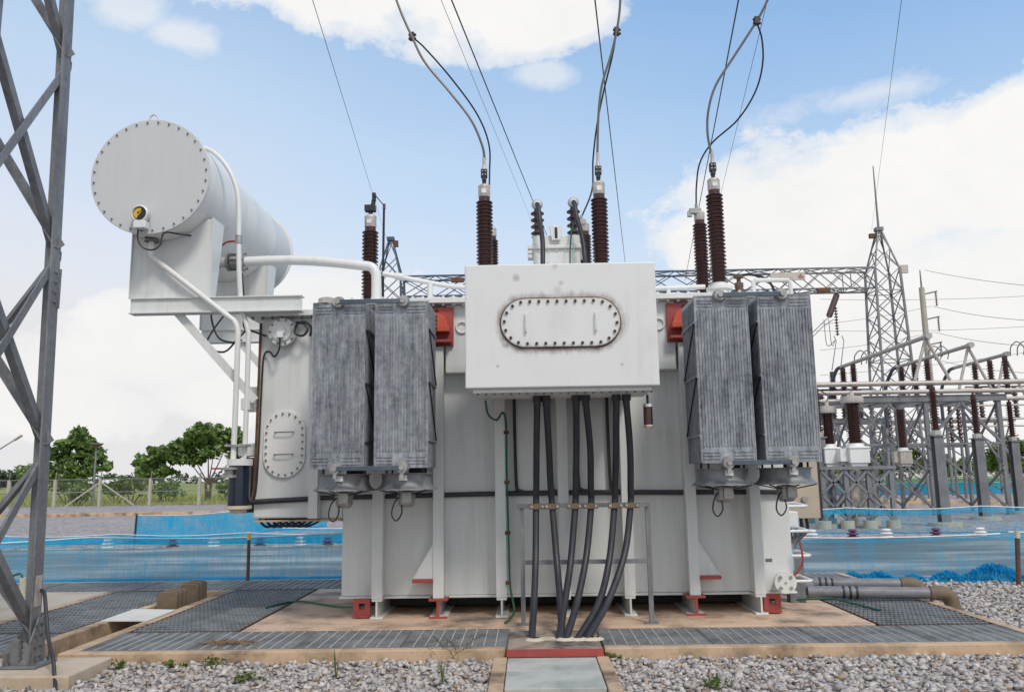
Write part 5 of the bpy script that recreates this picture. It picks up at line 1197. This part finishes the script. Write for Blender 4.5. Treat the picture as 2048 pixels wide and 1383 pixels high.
b.build('wire_mesh','chain',t,fix=False)
p=fp(.5); b=MB()
b.bar(p+E((0,0,1.8)),p+E((-2.1,-.6,.1)),.09,.09); b.bar(p+E((0,0,1.8)),p+E((2.3,.5,.1)),.09,.09); each(b,'brace_post','pole',t)
q=at(193,888,64); t=thing('street_lamp',(q.x,64,GZ),'grey lamp post with an upturned conical head behind the fence','street lamp')
MB().cyl((q.x,64,GZ),(q.x,64,q.z),.11,.06,10).build('pole','galvfar',t); MB().lathe([(.06,-.3),(.12,-.25),(.5,.0),(.5,.08),(0,.12)],(q.x,64,q.z),n=16).build('lamp_head','brownpvc',t)
q=at(28,880,70); q2=at(-60,935,70); t=thing('street_lamp',(q2.x,70,GZ),'slanting street lamp arm reaching in from the left frame edge','street lamp')
MB().cyl((q2.x,70,GZ),q2,.12,.08,8).build('pole','galvfar',t); MB().tube([q2,q],.05,6).build('arm','galvfar',t); MB().bar(q,q+(q-q2)*.18,.3,.12).build('lamp_head','capgrey',t)
def leaves(b,c,rad,n,s,flat=.7):
    for i in range(n):
        u=E((random.gauss(0,1),random.gauss(0,1),random.gauss(0,1))).normalized()*rad*random.random()**.45; u.z*=flat
        p=c+u; nrm=E((random.gauss(0,.6),random.gauss(0,.6),random.uniform(.2,1))).normalized(); a=nrm.orthogonal().normalized()
        a=(Matrix.Rotation(random.uniform(0,6.28),3,nrm)@a); d=nrm.cross(a); w=s*random.uniform(.45,1.4)
        b.add([p-a*w*.6,p-d*w*.35+a*.0,p+a*w*.6,p+d*w*.35],[(0,1,2,3)])
def tree(name,base,label,cat,blobs,trunk_r,h0,nclump,nleaf,ls,mat,group=None,cr=.75,stems=1):
    base=E(base); t=thing(name,base,label,cat,group); lb=MB(); tb=MB()
    for s_ in range(stems):
        dx=(s_-(stems-1)/2)*.5; tb.tube([base+E((dx*.3,0,-.1)),base+E((dx*.6,0,h0*.5)),base+E((dx,0,h0))],trunk_r,8,4,trunk_r*.6)
    tot=sum(w for *_,w in blobs); hub=base+E((0,0,h0))
    for (ox,oy,oz,rx,rz,w) in blobs:
        c=base+E((ox,oy,oz)); tb.tube([hub,hub.lerp(c,.5)+E((0,0,-.15*rz)),c],trunk_r*.45,6,4,trunk_r*.12)
        for k in range(int(nclump*w/tot)):
            u=E((random.gauss(0,1),random.gauss(0,1),random.gauss(0,1))).normalized()*random.uniform(.45,1.0)
            p=c+E((u.x*rx,u.y*rx,u.z*rz)); 
            if random.random()<.25: tb.tube([c,c.lerp(p,.5),p],trunk_r*.14,4,0,trunk_r*.05)
            leaves(lb,p,cr*random.uniform(.6,1.2),nleaf,ls)
    lb.build('crown',mat,t,fix=False); tb.build('trunk','trunk',t,fix=False); return t
YT=72
def tx(px): return at(px,985,YT).x
tree('tree',(tx(145),YT,GZ),'dense dark green tree just right of the lattice tower leg, with a tall top','tree',[(.2,0,5.6,1.0,.9,1.2),(-1.3,0,4.5,1.2,.9,1.2),(1.1,.3,4.6,1.3,1.0,1.5),(2.2,-.2,3.3,1.2,.9,1.3),(-1.2,.3,2.9,1.5,1.0,1.4),(.4,0,3.2,1.5,1.0,1.3)],.16,1.8,170,22,.44,'leaf','roadside trees beyond the fence',.48)
tree('tree',(tx(322),YT,GZ),'lower dark green tree left of the large spreading tree','tree',[(0,0,3.9,1.5,.9,1.4),(-1.6,0,3.2,1.2,.8,1.1),(1.2,.2,4.4,1.3,.9,1.2),(-.3,0,2.7,1.6,.7,1.0)],.15,1.8,130,22,.44,'leaf','roadside trees beyond the fence',.48)
tree('tree',(tx(416),YT,GZ),'large spreading tree with visible trunk and open crown behind the pipes','tree',[(-.2,0,5.9,1.7,.9,1.8),(1.7,0,5.4,1.3,.9,1.2),(-2.0,0,5.0,1.4,.9,1.4),(2.3,.3,4.1,1.0,.8,.8),(-2.0,.2,3.7,1.3,.9,1.2),(.4,0,4.5,1.6,.8,1.0),(2.6,0,2.9,.7,.5,.4)],.17,1.5,170,22,.44,'leaf','roadside trees beyond the fence',.48,2)
tree('tree',(tx(520),YT+4,GZ),'tree top showing between the pipes and the tap changer compartment','tree',[(0,0,5.0,1.3,1.0,1),(0,0,3.8,1.6,1.0,1)],.15,1.8,60,34,.34,'leaf','roadside trees beyond the fence',.62)
for i,(px,Y,h,w,m_) in enumerate(((70,120,5.2,2.6,'leaf'),(15,140,5.0,3.5,'leaffar'))):
    q=at(px,985,Y); tree('tree',(q.x,Y,GZ),['small rounded tree left of the tower leg in the distance','pale distant tree clump at the left frame edge'][i],'tree',[(0,0,h*.6,w,h*.3,1),(w*.7,0,h*.5,w*.7,h*.25,.6)],.2,h*.35,60,28,.5,m_,'distant trees',1.0)
for i,(px,Y,h,w,m_,lab) in enumerate(((158,63.8,2.0,.8,'leaf','dark spiky shrub by the fence brace near the lamp post'),(262,66,3.0,1.7,'leaflight','light green open shrub right of the lamp post behind the fence'),(135,68,3.1,1.8,'leaflight','light green bush below the dense dark tree'),(232,70,2.6,1.3,'leaflight','small light green bush between lamp post and shrub'),(335,70,2.3,1.4,'leaf','low dark bush below the lower tree'),(455,70,2.4,1.2,'leaf','low dark bush by the breather behind the fence'))):
    q=at(px,990,Y); tree('shrub',(q.x,Y,GZ),lab,'shrub',[(0,0,h*.55,w*.7,h*.32,1),(w*.5,0,h*.45,w*.5,h*.25,.6),(-w*.5,0,h*.45,w*.5,h*.25,.6)],.05,h*.25,45,22,.20,m_,'shrubs behind the fence',.40,4)
for i,(px,Y,h,w,m_,lab) in enumerate(((1800,85,5.2,2.6,'leaflight','light green tree behind the instrument stand, right of the mast foot'),(2030,85,5.4,2.4,'leaflight','light green tree at the right frame edge behind the posts'),(1905,150,4.2,4.2,'leaf','dark distant tree clump between the steel posts'),(2010,160,5,5,'leaf','dark distant tree clump right of the small poles'),(1720,150,4.2,4.5,'leaf','dark distant tree clump behind the instrument stand'))):
    q=at(px,965,Y); tree('tree',(q.x,Y,GZ),lab,'tree',[(0,0,h*.72,w*.7,h*.24,1.2),(w*.6,0,h*.55,w*.6,h*.22,1),(-w*.6,0,h*.55,w*.6,h*.22,1),(0,0,h*.4,w,h*.2,.8)],.14,h*.35,95,26,.36 if Y<100 else .6,m_,'trees behind the switchyard',.7 if Y<100 else 1.1)
for i,(px,lab) in enumerate(((1835,'long low white building with a grey roof behind the yellow field'),(1920,'long low white building with a blue roof between the posts'))):
    q=at(px,955,210); t=thing('warehouse',(q.x,210,GZ),lab,'building'); x=q.x
    MB().box(x-7,207,GZ,x+7,217,2.0).build('wall','farwhite',t); MB().prism([(x-7.5,206.5,2.0),(x-7.5,217.5,2.0),(x-7.5,212,3.2)],(15,0,0)).build('roof','farblue' if i else 'capgrey',t)
# distant treeline and grass
b=MB()
for k in range(420):
    x=random.uniform(-420,420); y=random.uniform(240,300); leaves(b,E((x,y,random.uniform(.5,3.5))),random.uniform(2,4),26,1.3,.55)
o=b.build('distant_treeline','leaffar',fix=False); tag(o,'hazy green treeline along the horizon','trees'); struct(o,'stuff')
V=[];Fq=[]
def blades(x0,x1,y0,y1,n,h0,h1,w):
    for i in range(n):
        x=random.uniform(x0,x1);y=random.uniform(y0,y1); h=random.uniform(h0,h1); a=random.uniform(0,6.28); dx,dy=math.cos(a)*w,math.sin(a)*w; lx,ly=random.gauss(0,.3)*h,random.gauss(0,.3)*h
        o=len(V); V.extend([(x-dx,y-dy,GZ),(x+dx,y+dy,GZ),(x+lx,y+ly,GZ+h)]); Fq.append((o,o+1,o+2))
blades(-75,10,60.5,100,16000,.15,.55,.035); blades(20,75,76,100,7000,.25,.6,.05)
o=MB().add(V,Fq).build('tall_grass','grassblade',fix=False); tag(o,'yellow green tall grass behind the fence','grass'); struct(o,'stuff')
# weeds in the gravel
def weed(q,kind,label):
    q=E((q[0],q[1],GZ)); b=MB(); t=None
    if kind=='blade':
        for i in range(7):
            a=random.uniform(0,6.28); h=random.uniform(.14,.34); e=E((math.cos(a),math.sin(a),0)); s_=E((-e.y,e.x,0)); 
            p=[q,q+e*.02+E((0,0,h*.6)),q+e*random.uniform(.03,.10)+E((0,0,h))]; b.add([p[0]-s_*.006,p[0]+s_*.006,p[1]+s_*.005,p[2],p[1]-s_*.005],[(0,1,2,4),(4,2,3)])
        m_='leaflight'
    elif kind=='dry':
        for i in range(26):
            a=random.uniform(0,6.28); h=random.uniform(.12,.30); l_=random.uniform(.1,.42); p=q+E((random.gauss(0,.1),random.gauss(0,.04),0)); b.tube([p,p+E((math.cos(a)*l_*.4,math.sin(a)*l_*.25,h*.6)),p+E((math.cos(a)*l_,math.sin(a)*l_*.4,h))],.0018,4,3)
            leaves(b,p+E((math.cos(a)*l_*.8,math.sin(a)*l_*.35,h*.9)),.04,3,.018)
        m_='leafdry'
    else:
        for i in range(9):
            a=random.uniform(0,6.28); l_=random.uniform(.03,.13); p=q+E((math.cos(a)*l_,math.sin(a)*l_*.8,random.uniform(.03,.09))); leaves(b,p,.05,9,.035)
            b.tube([q,p],.003,4)
        m_='leaflight'
    tag(b.build('weed',m_,fix=False),label,'weed','weeds in the gravel')
for px,py,k,l_ in ((492,1368,'leafy','broad leafy weed clump low in the gravel left of centre'),(672,1362,'blade','tall grass sprout in the gravel left of the cover slabs'),(885,1372,'blade','grass sprout by the bottom edge left of the trench'),(905,1322,'dry','dry twiggy weed against the kerb left of the cable board'),(95,1366,'leafy','green weed growing against the tower footing'),(228,1340,'leafy','tiny green weed beside the earth cable'),(430,1335,'leafy','small dark weed in the gravel near the kerb'),(350,1340,'leafy','tiny weed in the gravel below the front grating'),(1222,1320,'leafy','green weed tuft at the right corner of the cable board'),(1440,1380,'leafy','tiny weed at the bottom edge right of the trench')):
    weed(gr(px,py,GZ),k,l_)
b=MB()
for i in range(160): x=random.gauss(-3.12,.14);y=random.gauss(8.72,.06); a=random.uniform(0,3.14); l_=random.uniform(.015,.05); b.bar((x-l_*math.cos(a),y-l_*math.sin(a),.006+random.random()*.02),(x+l_*math.cos(a),y+l_*math.sin(a),.006+random.random()*.02),.006,.005)
o=b.build('dry_litter','litter',fix=False); tag(o,'small heap of dry brown litter on the front grating','litter'); struct(o,'stuff')
